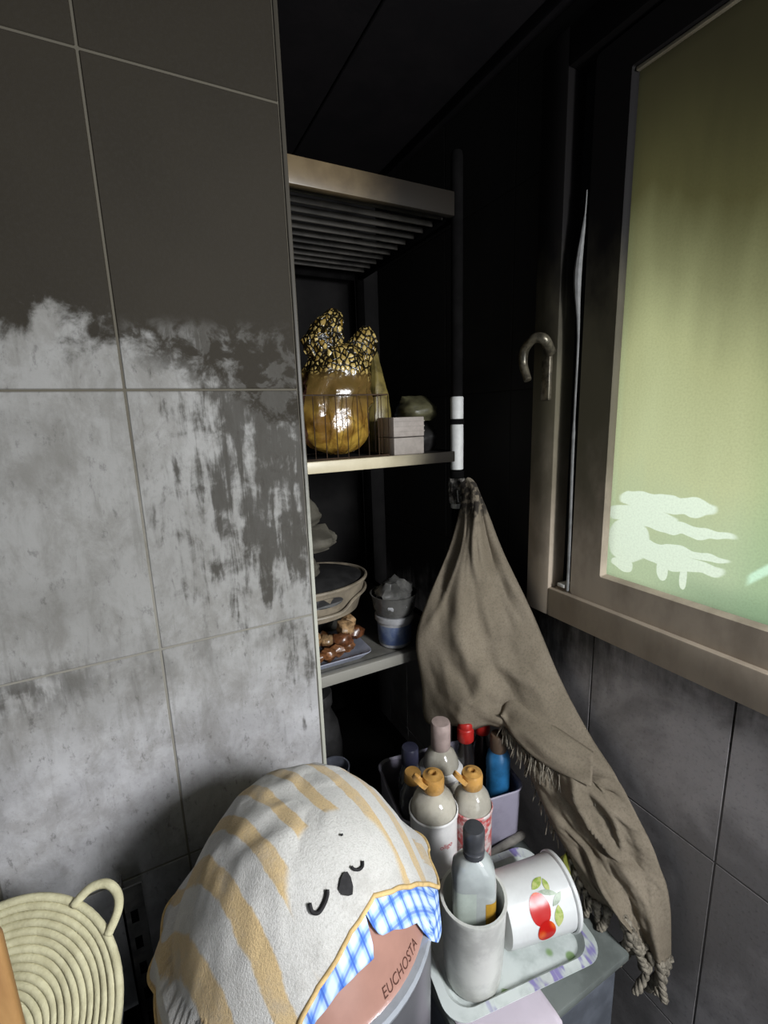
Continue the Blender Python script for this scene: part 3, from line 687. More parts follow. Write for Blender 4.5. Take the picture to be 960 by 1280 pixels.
def bottle(name, label, x, y, z, prof, mat, cap_prof, cap_mat, seg=28, sy=1.0, group=None, cat='bottle', rz=0.0):
    t = thing(name, label, cat, (x, y, z), rz, group)
    mesh('bottle_body', lathem(prof, seg, None, (True, True), 1.0, sy), mat, t)
    mesh('cap', lathem(cap_prof, seg), cap_mat, t)
    return t
M_GOLD = plain('golden_orange_cap', (0.55, 0.30, 0.085), 0.22, 0.5, var=0.35, scale=30)
M_GREYCAP = plain('dark_grey_cap', (0.050, 0.052, 0.058), 0.35, 0.5, var=0.3)
M_BROWNCAP = plain('dull_brown_cap', (0.13, 0.085, 0.055), 0.5, 0.4, var=0.4)
M_PINKCAP = plain('pinkish_grey_cap', (0.40, 0.31, 0.285), 0.5, 0.4, var=0.25)
M_REDCAP = plain('red_cap', (0.42, 0.018, 0.014), 0.4, 0.5, var=0.35)
M_CLEARISH = plain('milky_clear_plastic', (0.46, 0.43, 0.36), 0.12, 0.7, var=0.28, scale=18)
M_SOY = plain('dark_sauce_bottle', (0.012, 0.010, 0.010), 0.25, 0.6, var=0.3)
M_BLUE = plain('blue_plastic_bottle', (0.025, 0.16, 0.36), 0.35, 0.5, var=0.35, scale=30)
M_LABELW = plain('white_label', (0.66, 0.65, 0.64), 0.45, 0.4, var=0.12)
M_LABELR = plain('red_label', (0.42, 0.05, 0.05), 0.45, 0.4, var=0.3, scale=60, dark=(0.55, 0.5, 0.48))
M_MURK = plain('smoky_dark_plastic', (0.075, 0.075, 0.085), 0.2, 0.6, var=0.35)
M_NAVY = plain('navy_grey_cap', (0.035, 0.036, 0.065), 0.3, 0.5, var=0.4)
M_OIL = plain('amber_oil', (0.42, 0.24, 0.03), 0.1, 0.6, var=0.2)
M_GLASS = glass('greenish_clear_glass', (0.90, 0.94, 0.90), 0.06)
M_INK = plain('red_ink', (0.50, 0.03, 0.04), 0.6, 0.2, var=0.1)
M_INKD = plain('dark_brown_ink', (0.075, 0.030, 0.022), 0.6, 0.2, var=0.1)

def text_mesh(body, size):
    cu = bpy.data.curves.new('lettering', 'FONT'); cu.body = body; cu.size = size; cu.align_x = 'CENTER'; cu.align_y = 'CENTER'; cu.extrude = 0.0; cu.resolution_u = 3
    o = bpy.data.objects.new('lettering', cu); C.objects.link(o)
    dg = bpy.context.evaluated_depsgraph_get(); me = bpy.data.meshes.new_from_object(o.evaluated_get(dg))
    bpy.data.objects.remove(o); bpy.data.curves.remove(cu)
    bm = bmesh.new(); bm.from_mesh(me); bpy.data.meshes.remove(me)
    bmesh.ops.triangulate(bm, faces=bm.faces[:])
    bmesh.ops.subdivide_edges(bm, edges=[e for e in bm.edges if e.calc_length() > size * 0.25], cuts=1)
    return bm

# oil bottle standing in the crock: flat sided clear glass
ob = thing('oil_bottle', 'clear flat sided oil bottle with dark grey cap standing in the white crock', 'bottle', (0.379, 0.474, TS + 0.0125), math.radians(-28))
def sq(z, a, d, e=0.45, n=40):
    return [(a * math.copysign(abs(math.cos(2 * PI * i / n)) ** e, math.cos(2 * PI * i / n)), d * math.copysign(abs(math.sin(2 * PI * i / n)) ** e, math.sin(2 * PI * i / n)), z) for i in range(n)]
bm = bmesh.new()
loft(bm, [sq(0.0, 0.028, 0.021), sq(0.004, 0.033, 0.025), sq(0.176, 0.033, 0.025), sq(0.196, 0.031, 0.0235, 0.5), sq(0.210, 0.023, 0.019, 0.7), sq(0.217, 0.0135, 0.0135, 1.0), sq(0.238, 0.012, 0.012, 1.0)], True)
M_GLASSY = plain('cloudy_clear_glass', (0.40, 0.43, 0.42), 0.08, 0.7, var=0.2, scale=10)
mesh('bottle_body', bm, M_GLASSY, ob)
mesh('cap', lathem([(0.0155, 0.218), (0.0165, 0.219), (0.0168, 0.228), (0.0160, 0.229), (0.0160, 0.236), (0.0166, 0.237), (0.0166, 0.262), (0.0145, 0.266), (0.01, 0.2665)], 28), M_GREYCAP, ob)
bm = bmesh.new(); loft(bm, [sq(0.115, 0.0334, 0.0254), sq(0.172, 0.0334, 0.0254)], True, (False, False)); 
bmesh.ops.delete(bm, geom=[f for f in bm.faces if f.calc_center_median().y > -0.014 or f.calc_center_median().x > 0.004], context='FACES')
M_LABELG = plain('grey_green_label', (0.42, 0.47, 0.42), 0.4, 0.4, var=0.15)
mesh('label', bm, M_LABELG, ob)
bm = bmesh.new(); loft(bm, [sq(0.100, 0.0333, 0.0253), sq(0.152, 0.0333, 0.0253)], True, (False, False))
bmesh.ops.delete(bm, geom=[f for f in bm.faces if f.calc_center_median().y > -0.014 or f.calc_center_median().x < 0.008], context='FACES')
mesh('oil', bm, M_OIL, ob)

# globe-shouldered syrup bottles
def syrup(label, x, y, z, z_top, s, lab, lid, text=None, textmat=None, lid_dir=-1):
    t = thing('syrup_bottle', label, 'bottle', (x, y, z), 0, 'syrup bottles by the tub')
    h = (z_top - z) - 0.075
    mesh('bottle_body', lathem([(0.038 * s, 0), (0.041 * s, 0.004), (0.041 * s, h), (0.0395 * s, h + 0.012), (0.035 * s, h + 0.025), (0.027 * s, h + 0.035), (0.016 * s, h + 0.041), (0.0135 * s, h + 0.044), (0.0135 * s, h + 0.06)], 36), M_CLEARISH, t)
    mesh('label', lathem([(0.0415 * s, h - 0.105), (0.0420 * s, h - 0.103), (0.0420 * s, h - 0.004), (0.0440 * s, h - 0.002), (0.0442 * s, h + 0.003), (0.0420 * s, h + 0.005)], 36, None, (False, False)), lab, t)
    cp = mesh('cap', lathem([(0.0185, h + 0.043), (0.0198, h + 0.045), (0.0198, h + 0.066), (0.018, h + 0.071), (0.0125, h + 0.0715), (0.0085, h + 0.0750), (0.0060, h + 0.0750), (0.0045, h + 0.068), (0.001, h + 0.068)], 28), M_GOLD, t)
    if lid:
        mm = Matrix.Translation((lid_dir * 0.031, -0.004, h + 0.072)) @ Matrix.Rotation(math.radians(-48 * lid_dir), 4, 'Y')
        mesh('flip_lid', lathem([(0.004, -0.003), (0.0150, -0.002), (0.0158, 0.005), (0.0142, 0.006), (0.0136, 0.001), (0.003, 0.0005)], 24, mm), M_GOLD, cp)
    if text:
        tm = text_mesh(text, 0.013)
        for q in tm.verts:
            a = -PI / 2 - 0.02 + q.co.x / 0.042; zz = q.co.y + h - 0.040
            q.co = (0.0424 * s * math.cos(a), 0.0424 * s * math.sin(a), zz)
        mesh('lettering', tm, textmat, t, False)
    return t
syrup('front syrup bottle with white label and small red lettering behind the crock', 0.390, 0.602, TZ + 0.001, 0.962, 1.0, M_LABELW, True, 'oligo', M_INK)
syrup('syrup bottle with a red label and open golden cap behind the oil bottle cap', 0.473, 0.598, TZ + 0.001, 0.935, 0.88, M_LABELR, True)

# lilac grey tub holding the rear bottles
tb = thing('bottle_tub', 'lilac grey plastic tub holding the rear bottles', 'tub', (0.512, 0.730, TZ + 0.001), math.radians(-10))
M_LILAC = plain('lilac_grey_plastic', (0.29, 0.27, 0.34), 0.4, 0.4, var=0.3, scale=9)
bm = bmesh.new(); q4 = lambda z, a, d, r: [(p[1], p[2], z) for p in rrect(0, -a, a, -d, d, r, 6)]
loft(bm, [q4(0, 0.131, 0.084, 0.02), q4(0.125, 0.135, 0.088, 0.024), q4(0.128, 0.139, 0.092, 0.027), q4(0.130, 0.137, 0.090, 0.026), q4(0.126, 0.132, 0.085, 0.022), q4(0.004, 0.128, 0.081, 0.018)], True)
mesh('tub_body', bm, M_LILAC, tb)
BZ = TZ + 0.006
bottle('sauce_bottle', 'tall pale bottle with a pinkish grey cap at the back of the tub', 0.488, 0.722, BZ, [(0.035, 0), (0.038, 0.005), (0.038, 0.162), (0.036, 0.180), (0.029, 0.196), (0.018, 0.206), (0.016, 0.225)], M_CLEARISH, [(0.0195, 0.208), (0.0205, 0.210), (0.0205, 0.262), (0.0185, 0.267), (0.009, 0.268)], M_PINKCAP, group='bottles in the tub')
o = mesh('collar', lathem([(0.0382, 0.150), (0.046, 0.151), (0.047, 0.158), (0.045, 0.160), (0.0378, 0.168)], 30, None, (False, False)), M_LABELW, [q for q in bpy.data.objects if q.get('label', '').startswith('tall pale bottle')][0])
soy = [(0.017, 0), (0.020, 0.004), (0.020, 0.130), (0.019, 0.160), (0.013, 0.185), (0.012, 0.205)]
soyc = [(0.0165, 0.196), (0.0178, 0.198), (0.0178, 0.224), (0.0172, 0.226), (0.0158, 0.227), (0.0158, 0.236), (0.0135, 0.240), (0.006, 0.2405)]
bottle('sauce_bottle', 'dark sauce bottle whose red cap stands clear left of the hanging cloth', 0.548, 0.716, BZ + 0.010, soy, M_SOY, soyc, M_REDCAP, group='bottles in the tub')
bottle('sauce_bottle', 'dark sauce bottle with red cap partly tucked behind the cloth edge', 0.602, 0.727, BZ + 0.002, soy, M_SOY, soyc, M_REDCAP, group='bottles in the tub')
bottle('spray_bottle', 'ribbed blue plastic bottle with a brown cap in the tub', 0.603, 0.674, BZ, [(0.022, 0), (0.025, 0.004)] + [(0.0255 - 0.0011 * (k % 2), 0.085 + k * 0.006) for k in range(10)] + [(0.0255, 0.15), (0.0255, 0.165), (0.022, 0.182), (0.014, 0.190), (0.013, 0.2)], M_BLUE, [(0.0165, 0.188), (0.0175, 0.190), (0.0175, 0.222), (0.0155, 0.226), (0.008, 0.227)], M_BROWNCAP, group='bottles in the tub')
bottle('sauce_bottle', 'smoky bottle with a navy cap at the left back of the tub', 0.426, 0.745, BZ, [(0.024, 0), (0.027, 0.004), (0.027, 0.130), (0.022, 0.160), (0.014, 0.18), (0.013, 0.19)], M_MURK, [(0.017, 0.178), (0.018, 0.180), (0.018, 0.212), (0.016, 0.216), (0.008, 0.217)], M_NAVY, group='bottles in the tub')
t = bottle('syrup_bottle', 'smoky bottle with an open tilted golden cap at the left end of the tub', 0.405, 0.700, BZ, [(0.025, 0), (0.028, 0.004), (0.028, 0.135), (0.025, 0.155), (0.017, 0.172), (0.012, 0.178), (0.012, 0.19)], M_MURK, [(0.0160, 0.178), (0.0170, 0.180), (0.0170, 0.196), (0.015, 0.199), (0.006, 0.199)], M_GOLD, group='bottles in the tub')
# stick and packet on the stand
M_STICK = plain('grey_wood_stick', (0.22, 0.205, 0.18), 0.6, 0.3, var=0.4, scale=20)
o = mesh('stick', tubem([(-0.072, -0.004, 0.011), (-0.02, 0, 0.012), (0.06, 0.004, 0.012), (0.070, 0.004, 0.011)], 0.009, 10), M_STICK, loc=(0.560, 0.618, TZ + 0.0005)); tag(o, 'grey round stick lying behind the strawberry mug', 'stick')
M_SACHET = plain('yellow_green_foil', (0.34, 0.36, 0.06), 0.35, 0.5, var=0.6, scale=45)
pouch('sachet', 'yellow green sachet tucked behind the mug rim by the cloth', 'packet', 0.622, 0.505, TZ, 0.030, 0.035, 0.075, M_SACHET, 0.4, 0, 0.8, 15.0)

# enamel mug on its side with fruit print
mg = thing('enamel_mug', 'white mug lying on its side with red fruit print', 'mug', (0.507, 0.479, TS + 0.0605), math.radians(-12))
M_MUG = plain('white_enamel', (0.66, 0.67, 0.66), 0.22, 0.5, var=0.12, scale=10)
RX = Matrix.Rotation(PI / 2, 4, 'Y')
mesh('mug_body', lathem([(0.045, -0.066), (0.052, -0.064), (0.0535, -0.055), (0.0565, 0.055), (0.0575, 0.058), (0.0545, 0.058), (0.051, -0.05), (0.02, -0.056)], 48, RX), M_MUG, mg)
mesh('rim', lathem([(0.0575, 0.054), (0.0600, 0.056), (0.0600, 0.061), (0.0575, 0.063), (0.0550, 0.060)], 48, RX, (False, False)), M_MUG, mg)
def mugpatch(name, fn, mat, parent, n=22, lift=0.0006):
    """flat print wrapped on the mug: fn(angle)->(u along axis, s around)"""
    bm = bmesh.new(); cu = sum((Vector(fn(2 * PI * i / n)) for i in range(n)), Vector((0, 0))) / n
    def P(u, s):
        r = 0.0551 + 0.0273 * u + lift; a = math.radians(122) + s / r
        return (u, -r * math.sin(a), -r * math.cos(a))
    c = bm.verts.new(P(*cu)); prev = [c] * n
    for k in (0.5, 1.0):
        ring = [bm.verts.new(P(*(cu + (Vector(fn(2 * PI * i / n)) - cu) * k))) for i in range(n)]
        for i in range(n):
            j = (i + 1) % n
            if k == 0.5: bm.faces.new((c, ring[i], ring[j]))
            else: bm.faces.new((prev[i], ring[i], ring[j], prev[j]))
        prev = ring
    return mesh(name, bm, mat, parent)
def fruit_mat():
    b = NB('red_fruit_print', 0.3, 0.4); u = b.obj(); n = b.noise(u, 60, 3)
    d = b.n('ShaderNodeVectorMath', operation='DISTANCE'); b.put(d.inputs[0], b.scale(u, (1.0, 0.6, 0.6)))
    b.col(b.mix(b.step(b.ma('ADD', b.vor(u, 32), b.ma('MULTIPLY', n, 0.25)), 0.25, 0.60), (0.72, 0.16, 0.02), (0.44, 0.008, 0.006))); return b.m
M_FRUIT = fruit_mat(); M_LEAF = plain('leaf_green_print', (0.22, 0.33, 0.05), 0.4, 0.4, var=0.4, scale=90, dark=(0.45, 0.48, 0.18))
M_STEM = plain('grey_green_print', (0.33, 0.40, 0.30), 0.4, 0.4, var=0.3, scale=90)
circ = lambda u, s, a, b, rot=0.0: (lambda t: (u + a * math.cos(t) * math.cos(rot) - b * math.sin(t) * math.sin(rot), s + a * math.cos(t) * math.sin(rot) + b * math.sin(t) * math.cos(rot)))
leaf = lambda u, s, L, W, rot: (lambda t: (u + L * math.cos(t) * math.cos(rot) - W * math.sin(t) * abs(math.sin(t)) * math.sin(rot), s + L * math.cos(t) * math.sin(rot) + W * math.sin(t) * abs(math.sin(t)) * math.cos(rot)))
mugpatch('fruit_print', circ(-0.010, 0.006, 0.018, 0.023), M_FRUIT, mg, 26)
mugpatch('fruit_print', circ(-0.004, -0.028, 0.016, 0.018), M_FRUIT, mg, 26, 0.0008)
mugpatch('leaf_print', leaf(0.000, 0.040, 0.014, 0.006, 0.5), M_LEAF, mg)
mugpatch('leaf_print', leaf(0.014, 0.034, 0.010, 0.005, 1.6), M_LEAF, mg)
mugpatch('leaf_print', leaf(0.020, -0.010, 0.016, 0.008, 1.4), M_LEAF, mg)
mugpatch('leaf_print', leaf(0.024, 0.013, 0.013, 0.005, 0.6), M_STEM, mg)
mugpatch('leaf_print', leaf(0.012, 0.024, 0.016, 0.004, -0.3), M_STEM, mg)
M_SHADOWIN = plain('mug_inside_enamel', (0.40, 0.41, 0.40), 0.3, 0.5, var=0.2)

# ------------------------------------------------------------------ cloth hung from the post and draped down along the window wall
ROWS = [((.640, .862, 1.420), (.664, .855, 1.420)), ((.636, .845, 1.392), (.676, .822, 1.380)), ((.599, .84, 1.289), (.690, .77, 1.275)), ((.532, .835, 1.171), (.708, .696, 1.155)), ((.499, .83, 1.087), (.715, .617, 1.033)),
        ((.506, .82, .985), (.716, .543, .955)), ((.511, .81, .888), (.716, .490, .915)), ((.578, .785, .903), (.717, .470, .896)), ((.646, .740, .918), (.717, .452, .878)), ((.628, .655, .898), (.717, .428, .850)),
        ((.628, .600, .848), (.717, .402, .820)), ((.632, .550, .785), (.717, .385, .790)), ((.630, .503, .757), (.717, .372, .765)), ((.626, .470, .730), (.717, .362, .720)), ((.624, .442, .716), (.717, .354, .640))]
def cloth_mat():
    b = NB('coarse_taupe_linen', 0.9, 0.1); P = b.pos(); n = b.noise(P, 7, 6, 0.6); g = b.noise(P, 260, 3, 0.7); z = b.sep(P)[2]
    c = b.mix(b.step(n, 0.35, 0.65), (0.225, 0.19, 0.143), (0.175, 0.147, 0.108))
    c = b.mix(b.step(g, 0.4, 0.75, 0, 0.5), c, (0.09, 0.075, 0.055))
    c = b.mix(b.ma('MULTIPLY', b.step(z, 1.33, 1.38), b.step(b.noise(P, 60, 3), 0.42, 0.55)), c, (0.035, 0.03, 0.025))
    b.col(c); b.bump(g, 0.25, 0.002); return b.m
M_CLOTH = cloth_mat()
cl = thing('draped_cloth', 'taupe fringed cloth tied to the rack post and draped down beside the window wall', 'cloth', (0.64, 0.83, 0.0))
Lp = smooth_path([r[0] for r in ROWS], 10); Rp = smooth_path([r[1] for r in ROWS], 10)
NCOL = 64
def cloth_pt(i, j, off=0.0):
    i0 = max(0, min(len(Lp) - 1, i)); L, R = Lp[i0], Rp[i0]; t = j / NCOL; vv = i0 / (len(Lp) - 1)
    p = L.lerp(R, t); e = (R - L); w_ = e.length
    a = Lp[max(i0 - 1, 0)].lerp(Rp[max(i0 - 1, 0)], t); c = Lp[min(i0 + 1, len(Lp) - 1)].lerp(Rp[min(i0 + 1, len(Lp) - 1)], t)
    nrm = (c - a).cross(e)
    nrm = nrm.normalized() if nrm.length > 1e-9 else Vector((-0.5, -0.8, 0.2))
    if nrm.dot(Vector((0, 0, EYE)) - p) < 0: nrm = -nrm
    env = math.sin(PI * min(1, max(0, t))) ** 0.7
    amp = min(1.0, w_ / 0.15)
    n1 = noise.noise(Vector((t * 2.2 + vv * 2.0, vv * 6.0, 1.7))); n2 = noise.noise(Vector((t * 5.5 - vv * 5, vv * 15.0, 5.1)))
    d = 0.026 * env + amp * env * (0.036 * n1 + 0.018 * n2)
    rad = math.sin(4.0 * PI * (t + 0.18 * math.sin(vv * 6)) + 0.8)                     # soft gathers fanning down from the tie
    d += amp * env * 0.008 * rad * max(0.0, 0.55 - vv) * 1.6
    dia = vv * 11.0 - t * 1.6 + 0.9 * n1                                               # slack swags across the middle
    sw = (0.5 + 0.5 * math.sin(2 * PI * dia / 1.9)) ** 1.6
    d += 0.017 * sw * env * math.exp(-((vv - 0.52) / 0.13) ** 2)
    rid = 1 - abs(noise.noise(Vector((t * 2.6 - vv * 3.0, vv * 7.0 + t * 1.5, 3.3))))
    d += 0.022 * env * amp * rid ** 7
    d += amp * env * 0.0045 * noise.noise(Vector((t * 14 + vv * 9, vv * 40 - t * 6, 7.7)))
    d *= 1 - 0.75 * math.exp(-((vv - 0.49) / 0.085) ** 2) * max(0.0, 1 - 1.6 * t)
    p = p + Vector((0, 0, 0.042 * math.exp(-((vv - 0.44) / 0.075) ** 2) * math.sin(PI * min(1, t / 0.75))))
    return p + nrm * (d + off)
def cloth_sheet(i0, i1, j0, j1, off, name, mat=None, jagged=0.0):
    bm = bmesh.new(); rws = []
    for i in range(i0, i1 + 1):
        rws.append([bm.verts.new(cloth_pt(i, j, off)) for j in range(j0, j1 + 1)])
    grid_faces(bm, rws)
    bmesh.ops.translate(bm, verts=bm.verts[:], vec=(-0.64, -0.83, 0))
    o = mesh(name, bm, mat or M_CLOTH, cl, 'all'); md = o.modifiers.new('thickness', 'SOLIDIFY'); md.thickness = 0.0022; md.offset = -1
    return o
NR = len(Lp) - 1
cloth_sheet(0, NR, 0, NCOL, 0.0, 'sheet')
# rag wrapped round the post where it is tied
bm = bmesh.new(); R = []
for i in range(14):
    z = 1.372 + 0.060 * i / 13; ring = []
    for j in range(24):
        a = 2 * PI * j / 24; r = 0.017 + 0.004 * noise.noise(Vector((math.cos(a) * 2, math.sin(a) * 2, z * 60))) + 0.003 * math.sin(6 * a + z * 80)
        ring.append((pxf + r * math.cos(a) - 0.64, pyf + r * math.sin(a) - 0.83, z))
    R.append(ring)
loft(bm, R, True, (False, False)); 
M_RAG = plain('grey_white_rag', (0.30, 0.28, 0.25), 0.9, 0.1, var=0.85, scale=55, dark=(0.03, 0.027, 0.025))
mesh('tied_end', bm, M_RAG, cl)
# turned-over flap ending in a point, with a frayed edge
FLAP_TOP = [(.602, .670, .962), (.625, .660, .998), (.661, .585, .970), (.700, .518, .938)]
FLAP_BOT = [(.604, .668, .955), (.612, .632, .922), (.625, .568, .906), (.671, .495, .891)]
def flap():
    A = smooth_path(FLAP_TOP, 10); B = smooth_path(FLAP_BOT, 10); bm = bmesh.new(); rws = []
    for k in range(15):
        t = k / 14; row = []
        for i in range(len(A)):
            p = A[i].lerp(B[i], t); d = (Vector((0, 0, EYE)) - p).normalized()
            s = i / (len(A) - 1)
            p = p + d * (-0.001 + 0.014 * t + 0.010 * math.sin(PI * t) + 0.012 * noise.noise(Vector((s * 4, t * 3, 2))) * (0.3 + t) + 0.008 * math.sin(s * 9 + t * 5) * t)
            row.append(bm.verts.new(p - Vector((0.64, 0.83, 0))))
        rws.append(row)
    grid_faces(bm, rws); o = mesh('folded_flap', bm, M_CLOTH, cl, 'all'); md = o.modifiers.new('thickness', 'SOLIDIFY'); md.thickness = 0.002; md.offset = 0
    return A, B
fa, fb = flap()
M_FRINGE = plain('pale_taupe_thread', (0.27, 0.24, 0.19), 0.95, 0.1, var=0.55, scale=90)
def strands(bm, p, dirs, n, L, r, seed):
    rnd = random.Random(seed)
    for k in range(n):
        q = Vector(p) + Vector((rnd.uniform(-1, 1), rnd.uniform(-1, 1), rnd.uniform(-1, 1))) * 0.004
        d = (Vector(dirs) + Vector((rnd.uniform(-.35, .35), rnd.uniform(-.35, .35), rnd.uniform(-.3, .3)))).normalized()
        l = L * rnd.uniform(0.6, 1.15); bend = Vector((rnd.uniform(-.3, .3), rnd.uniform(-.3, .3), -0.5)) * l
        tube(bm, [q, q + d * l * 0.35, q + d * l * 0.7 + bend * 0.25, q + d * l * 0.9 + bend * 0.6], r, 4)
bm = bmesh.new()
for i in range(2, len(fb)): strands(bm, fb[i] - Vector((0.64, 0.83, 0)), (-0.15, -0.25, -0.9), 4, 0.032, 0.0010, i)
stuff(mesh('flap_fringe', bm, M_FRINGE, cl, 'all'))
bm = bmesh.new()
for i in range(int(NR * 0.60), NR + 1):
    p = cloth_pt(i, 0) - Vector((0.64, 0.83, 0)); strands(bm, p, (-0.2, -0.25, -0.85), random.choice((0, 1, 2, 3)), random.uniform(0.012, 0.03), 0.0009, 100 + i)
stuff(mesh('edge_fringe', bm, M_FRINGE, cl, 'all'))
# thick tassels along the bottom hem
def tassel(p, L, r, seed):
    rnd = random.Random(seed); bm = bmesh.new()
    sway = Vector((rnd.uniform(-.012, .006), rnd.uniform(-.012, .012), 0))
    path = smooth_path([p, p + sway * 0.5 + Vector((0, 0, -L * 0.4)), p + sway * 1.4 + Vector((0, 0, -L * 0.75)), p + sway * 2.0 + Vector((rnd.uniform(-.008, .008), 0, -L))], 5)
    for k in range(3):
        tube(bm, [q + Vector((math.cos(2.1 * k + i * 0.9), math.sin(2.1 * k + i * 0.9), 0)) * r * 0.55 for i, q in enumerate(path)], lambda t: r * (0.75 + 0.25 * math.sin(t * 9 + k)) * (1 - 0.25 * t), 6)
    return mesh('tassel', bm, M_FRINGE, cl, 'all')
hem = [cloth_pt(NR, j) - Vector((0.64, 0.83, 0)) for j in range(NCOL + 1)]
for k in range(11):
    tassel(hem[int(2 + k * (NCOL - 4) / 10)], random.uniform(0.060, 0.090) * min(1.0, 0.42 + 0.11 * k), random.uniform(0.0058, 0.0078), 50 + k)
for k in range(5):
    p = cloth_pt(NR - 2 - k * 4, 0) - Vector((0.64, 0.83, 0)); tassel(p, random.uniform(0.03, 0.05), 0.005, 80 + k)

# ------------------------------------------------------------------ left: slotted steel rack with cooker, bin and mat
SZ = 0.62
M_SLOT = plain('grey_slotted_steel', (0.10, 0.098, 0.095), 0.5, 0.4, 0.0, var=0.5, scale=30)
ur = thing('utility_rack', 'low black slotted steel rack under the cooker at the left wall', 'rack', (-0.15, 0.53, 0))
def up_(name, bm, mat, smooth=True, parent=None):
    bmesh.ops.translate(bm, verts=bm.verts[:], vec=(0.15, -0.53, 0)); return mesh(name, bm, mat, parent or ur, smooth)
up_('rack_shelf', boxm(-0.60, 0.295, 0.33, 0.745, SZ - 0.02, SZ, 0.002), M_BLACK_METAL)
up_('rack_shelf', boxm(-0.60, 0.295, 0.33, 0.745, 0.16, 0.18, 0.002), M_BLACK_METAL)
def upright(x, y, z1, s):
    bm = bmesh.new(); box(bm, x, x + 0.003, y, y + 0.03, 0, z1); box(bm, x, x + 0.03, y, y + 0.003, 0, z1)
    u = up_('upright', bm, M_SLOT, False)
    bm = bmesh.new(); k = 0
    while 0.05 + k * 0.05 < z1 - 0.02:
        zz = 0.03 + k * 0.05; box(bm, x + 0.010, x + 0.020, y - 0.0006, y + 0.0036, zz, zz + 0.022); k += 1
    stuff(up_('slots', bm, M_BLACK_METAL, False, u))
upright(-0.107, 0.700, 0.895, 1)
upright(0.262, 0.71, 0.61, 1)
for xx in (-0.59, 0.262): upright(xx, 0.335, 0.61, 1)
upright(-0.59, 0.71, 0.61, 1)

# ------------------------------------------------------------------ cooker with towel
CX, CY, CR, CZR, CH = 0.125, 0.505, 0.16, 0.95, 0.145
def dome(r, off=0.0): return CZR + CH * (1 - min(1, r / CR) ** 3.0) + off
ck = thing('rice_cooker', 'round dark grey cooker with a brown lid under the towels', 'cooker', (CX, CY, SZ))
M_COOK = NB('dark_grey_metal_shell', 0.32, 0.5, 0.6); M_COOK.col(M_COOK.mix(M_COOK.step(M_COOK.noise(M_COOK.pos(), 9, 4), 0.3, 0.7), (0.20, 0.20, 0.215), (0.14, 0.14, 0.155))); M_COOK = M_COOK.m
M_LID = plain('copper_brown_lid', (0.34, 0.185, 0.145), 0.28, 0.5, 0.0, var=0.18, scale=7)
M_CHROME = plain('bright_rim_metal', (0.62, 0.66, 0.72), 0.22, 0.5, 0.6, var=0.2)
mesh('cooker_body', lathem([(0.14, 0.0), (0.152, 0.006), (0.160, 0.03), (0.163, 0.20), (0.165, 0.315), (0.163, 0.325), (0.05, 0.325)], 64), M_COOK, ck)
mesh('lid', lathem([(CR - 0.001, 0.327)] + [(CR * math.sqrt(1 - k / 24.0) if k < 24 else 0.004, dome(CR * math.sqrt(1 - k / 24.0)) - SZ) for k in range(0, 25)], 64), M_LID, ck)
mesh('rim', lathem([(0.158, 0.321), (0.167, 0.322), (0.1685, 0.328), (0.166, 0.333), (0.158, 0.334)], 64, None, (False, False)), M_CHROME, ck)
tm = text_mesh('EUCHOSTA', 0.0105)
for q in tm.verts:
    r = 0.1542 - q.co.y * 0.62; a = math.radians(-63.5) + q.co.x * 1.22 / 0.154     # wrapped round the lid, tops towards its middle
    q.co = (r * math.cos(a), r * math.sin(a), dome(r) - SZ + 0.0008)
mesh('lettering', tm, M_INKD, ck, False)

def drape(rho, th, off, fold=1.0, flare=0.02, seed=0.0):
    """position on the cooker dome, or hanging down past its rim"""
    rr_ = CR + 0.004
    n = noise.noise(Vector((math.cos(th) * 1.5 + seed, math.sin(th) * 1.5, rho * 8)))
    n *= min(1.0, rho / 0.07)
    if rho <= rr_:
        k = rho / rr_
        wr_ = off + fold * (0.011 * n + 0.0075 * noise.noise(Vector((rho * 38 * math.cos(th) + seed, rho * 38 * math.sin(th), 2.2)))) * (0.4 + 0.6 * k)
        return Vector((CX + rho * math.cos(th), CY + rho * math.sin(th), dome(rho * CR / rr_, max(wr_, 0.0125) if off > 0.01 else min(max(wr_, 0.003), 0.0075))))
    d = rho - rr_
    f = fold * d * (0.28 * math.sin(5 * th + 1.1 + 2 * noise.noise(Vector((th, seed, d * 5)))) + 0.16 * math.sin(11 * th + seed))
    r = rr_ + off + flare * (1 - math.exp(-d / 0.04)) + max(f, -0.4 * d * 0.2) + 0.006 * n
    return Vector((CX + r * math.cos(th), CY + r * math.sin(th), CZR - d * 0.95 + off * 0.4))
def interp_deg(tab, a):
    """tab: (degrees ascending, value), periodic"""
    a = a % 360; T = sorted((x % 360, y) for x, y in tab)
    T = [(T[-1][0] - 360, T[-1][1])] + T + [(T[0][0] + 360, T[0][1])]
    for (x0, y0), (x1, y1) in zip(T, T[1:]):
        if x0 <= a <= x1: return y0 + (y1 - y0) * ((a - x0) / (x1 - x0) if x1 > x0 else 0)
    return T[0][1]
def drape_cloth(name, tab, off, mat, fold, seed, NT=240, NRAD=90, th0=None):
    bm = bmesh.new(); uvl = bm.loops.layers.uv.new('UVMap'); rws = []; uvd = {}
    for k in range(NRAD + 1):
        row = []
        for i in range(NT):
            th = 2 * PI * i / NT; mx = interp_deg(tab, math.degrees(th)); rho = max(0.0015, mx * k / NRAD)
            vtx = bm.verts.new(drape(rho, th, off, fold, seed=seed)); uvd[vtx] = (rho * math.cos(th), rho * math.sin(th)); row.append(vtx)
        rws.append(row)
    for a, b in zip(rws, rws[1:]):
        for i in range(NT):
            j = (i + 1) % NT; bm.faces.new((a[i], a[j], b[j], b[i]))
    bm.faces.new(rws[0])
    for f in bm.faces:
        for lp in f.loops: lp[uvl].uv = uvd[lp.vert]
    return bm, rws[-1]
